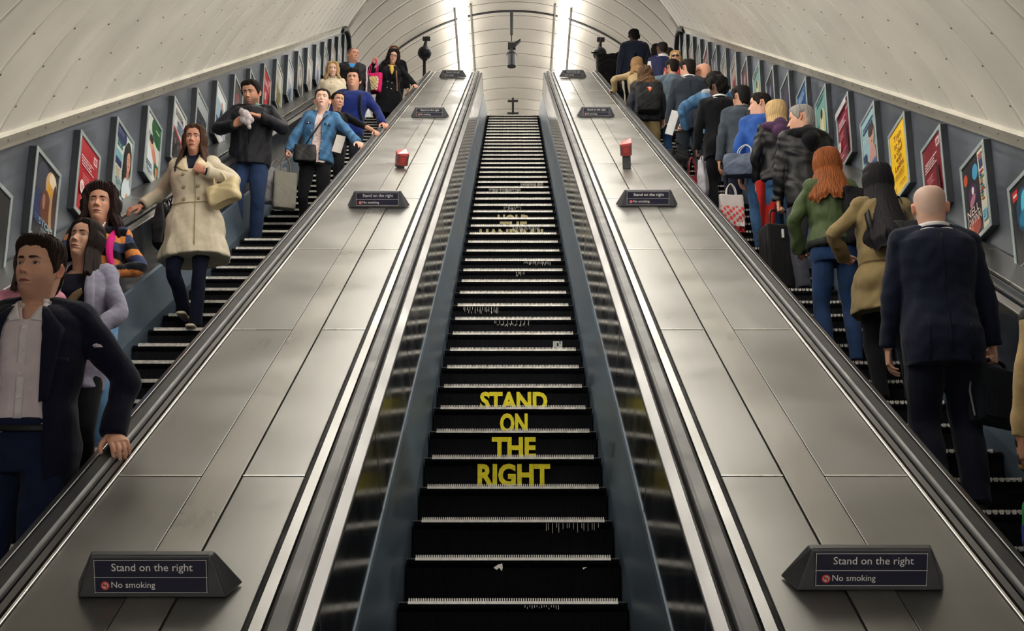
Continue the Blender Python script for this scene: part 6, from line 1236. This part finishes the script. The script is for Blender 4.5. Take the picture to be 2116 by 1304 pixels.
mb.tube([Vector((-.012, -.102, .122)), Vector((.012, -.102, .122))], .003, 6); mb.v = [tuple(p.hm() @ Vector(v)) for v in mb.v]; thing_mesh('sunglasses', mb, M_leather, BK(10), None, None, parent=p.root)
p = Person('man with close cropped hair in a navy vest with white sleeves near the top', *at('R', 37, 2.50), 1.87, 'm', 180, lod=1, skin=DEEP, headk=1.05, seed=46, head=(10, 0, 0)); p.build_body(); p.hair('crop', (.012, .01, .01), .006, .002, seed=1); p.top('white_shirt', srgb(206, 204, 206), hem=.84, off=.022, sl=(.074, .068, .062, .05), wr=.006); p.collar(srgb(210, 210, 214), r=.074, h=.04); p.top('vest', srgb(28, 34, 72), M_nylon, hem=.84, off=.036, sleeve=0, neck=1.46); p.trousers(BK()); p.shoes(BK())
p = Person('dark haired person in a pink patterned top just behind the blonde in sunglasses', *at('R', 39, 2.70), 1.70, 'f', 180, lod=2, skin=SKIN, seed=47); p.build_body(); p.hair('short', DKHAIR, .016, .012); p.top('patterned_top', lambda l, c: np.array(srgb(170, 80, 96))*(1+.5*np.sin(c[:, 2:3]*120)), hem=.85, off=.03); p.trousers(BK()); p.shoes(BK())
p = Person('dark haired person between the tall man and the navy vest, only hair showing', *at('R', 42, 2.62), 1.71, 'f', 180, lod=2, skin=SKIN, seed=48); p.build_body(); p.hair('long', DKHAIR, .014, .006, length=.12); p.top('dark_coat', BK(20), hem=.7, off=.03); p.trousers(BK()); p.shoes(BK())
p = Person('tall man in a navy jacket wearing headphones, highest head on the right', *at('R', 44, 2.30), 1.97, 'm', 180, lod=1, skin=DEEP, headk=1.03, seed=49, head=(14, 0, 0)); p.build_body(); p.hair('short', (.012, .01, .01), .010, .006); p.top('navy_jacket', srgb(32, 40, 60), M_nylon, hem=.80, off=.040, sl=(.082, .074, .066, .052)); p.trousers(BK()); p.shoes(BK())
mb = MB()
for g in (-1, 1): mb.tube([(g*.080, .008, .115), (g*.098, .008, .115)], [.036, .034], 16)
mb.tube([(.092*math.sin(a), .008, .125+.118*math.cos(a)) for a in np.linspace(-1.5, 1.5, 15)], .009, 8); mb.v = [tuple(p.hm() @ Vector(v)) for v in mb.v]; thing_mesh('headphones', mb, M_leather, BK(), None, None, parent=p.root)
p.goff = (.04, None); p.strap([(.10, .95, 'b'), (.0, 1.2, 'b'), ('s', -1, .12), (-.1, 1.3, 'f')], .04, BK(12), name='bag_strap')
p = Person('light brown haired woman in a beige coat resting a hand on the right handrail', *at('R', 34, 1.96), 1.68, 'f', 180, lod=1, skin=PALE, headk=1.05, seed=50, head=(18, 6, 0), arms={'L': dict(onrail(1.60, 22.6, -1, False, .5), pole=(1, .6, -.2))}); p.build_body(); p.hair('long', (.26, .15, .07), .016, .008, length=.10, flare=.4, seed=31, curl=.002); p.top('beige_coat', srgb(176, 156, 120), hem=.80, off=.028, sl=(.07, .064, .06, .05), wr=.006); p.trousers(BK()); p.shoes(BK())
p = Person('person in a dark parka with a brown fur hood and khaki trousers under a backpack', *at('R', 30, 1.92), 1.66, 'm', 180, lod=1, skin=PALE, headk=1.03, seed=51, head=(8, 14, 0)); p.build_body(); p.hair('long', (.10, .055, .03), .024, .010, length=.16, flare=.5, seed=32, curl=.012); p.top('parka', srgb(30, 34, 44), M_nylon, hem=.80, off=.040, sl=(.08, .074, .068, .054), wr=.007); p.hood(srgb(110, 74, 44), M_knit, 1.1, 'fur_hood'); p.trousers(srgb(132, 116, 82), M_cloth, off=.022, rs=(.105, .10, .084, .078, .07), wr=.008); p.shoes(BK())
r = bag('rucksack', tuple(p.world(Vector((0, .25, 1.36))*p.s)), (.34, .20, .46), BK(18), 'dark rucksack with a small orange and white badge below the fur hood', 180, M_nylon, hh=.0, wr=.006, taper=1.05, handles=False, soft=.5)
mb = MB(); mb.add([(-.03, -.125, -.12), (.05, -.125, -.13), (.01, -.125, -.20)], [(0, 1, 2)]); mb.add([(-.01, -.127, -.12), (.03, -.127, -.125), (.012, -.127, -.16)], [(0, 1, 2)]); o = mb.build('badge', M_paper, r); tint(o.data, np.repeat(np.array([srgb(206, 90, 50), srgb(226, 220, 214)]), 3, 0)); o.rotation_euler = (0, 0, PI)
p = Person('bent traveller in black loaded with a huge dark pack on the top landing', 1.93, 26.35, TOPZ, 1.82, 'm', 180, lod=1, skin=SKIN, seed=52, lean=10); p.build_body(); p.hair('short', DKHAIR, .014, .008); p.top('dark_jacket', srgb(24, 40, 48), M_nylon, hem=.80, off=.05, sl=(.085, .08, .07, .06)); p.trousers(srgb(110, 100, 80), M_cloth); p.shoes(BK())
r = bag('large_pack', tuple(p.world(Vector((0, .30, 1.80))*p.s)), (.48, .30, .80), BK(15), 'huge dark pack with two horn shaped straps sticking up at the top landing', 180, M_nylon, hh=.0, wr=.012, taper=1.1, handles=False, soft=.6)
mb = MB(); limb(mb, [(.12, 0, -.02), (.20, -.02, .04), (.34, -.02, .06)], [.05, .035, .012], 4, 8); thing_mesh('strap_end', mb, M_nylon, BK(15), None, None, parent=r); mb = MB(); limb(mb, [(-.14, 0, -.03), (-.20, -.02, .04), (-.24, -.02, .10)], [.05, .035, .012], 4, 8); thing_mesh('strap_end', mb, M_nylon, BK(15), None, None, parent=r)
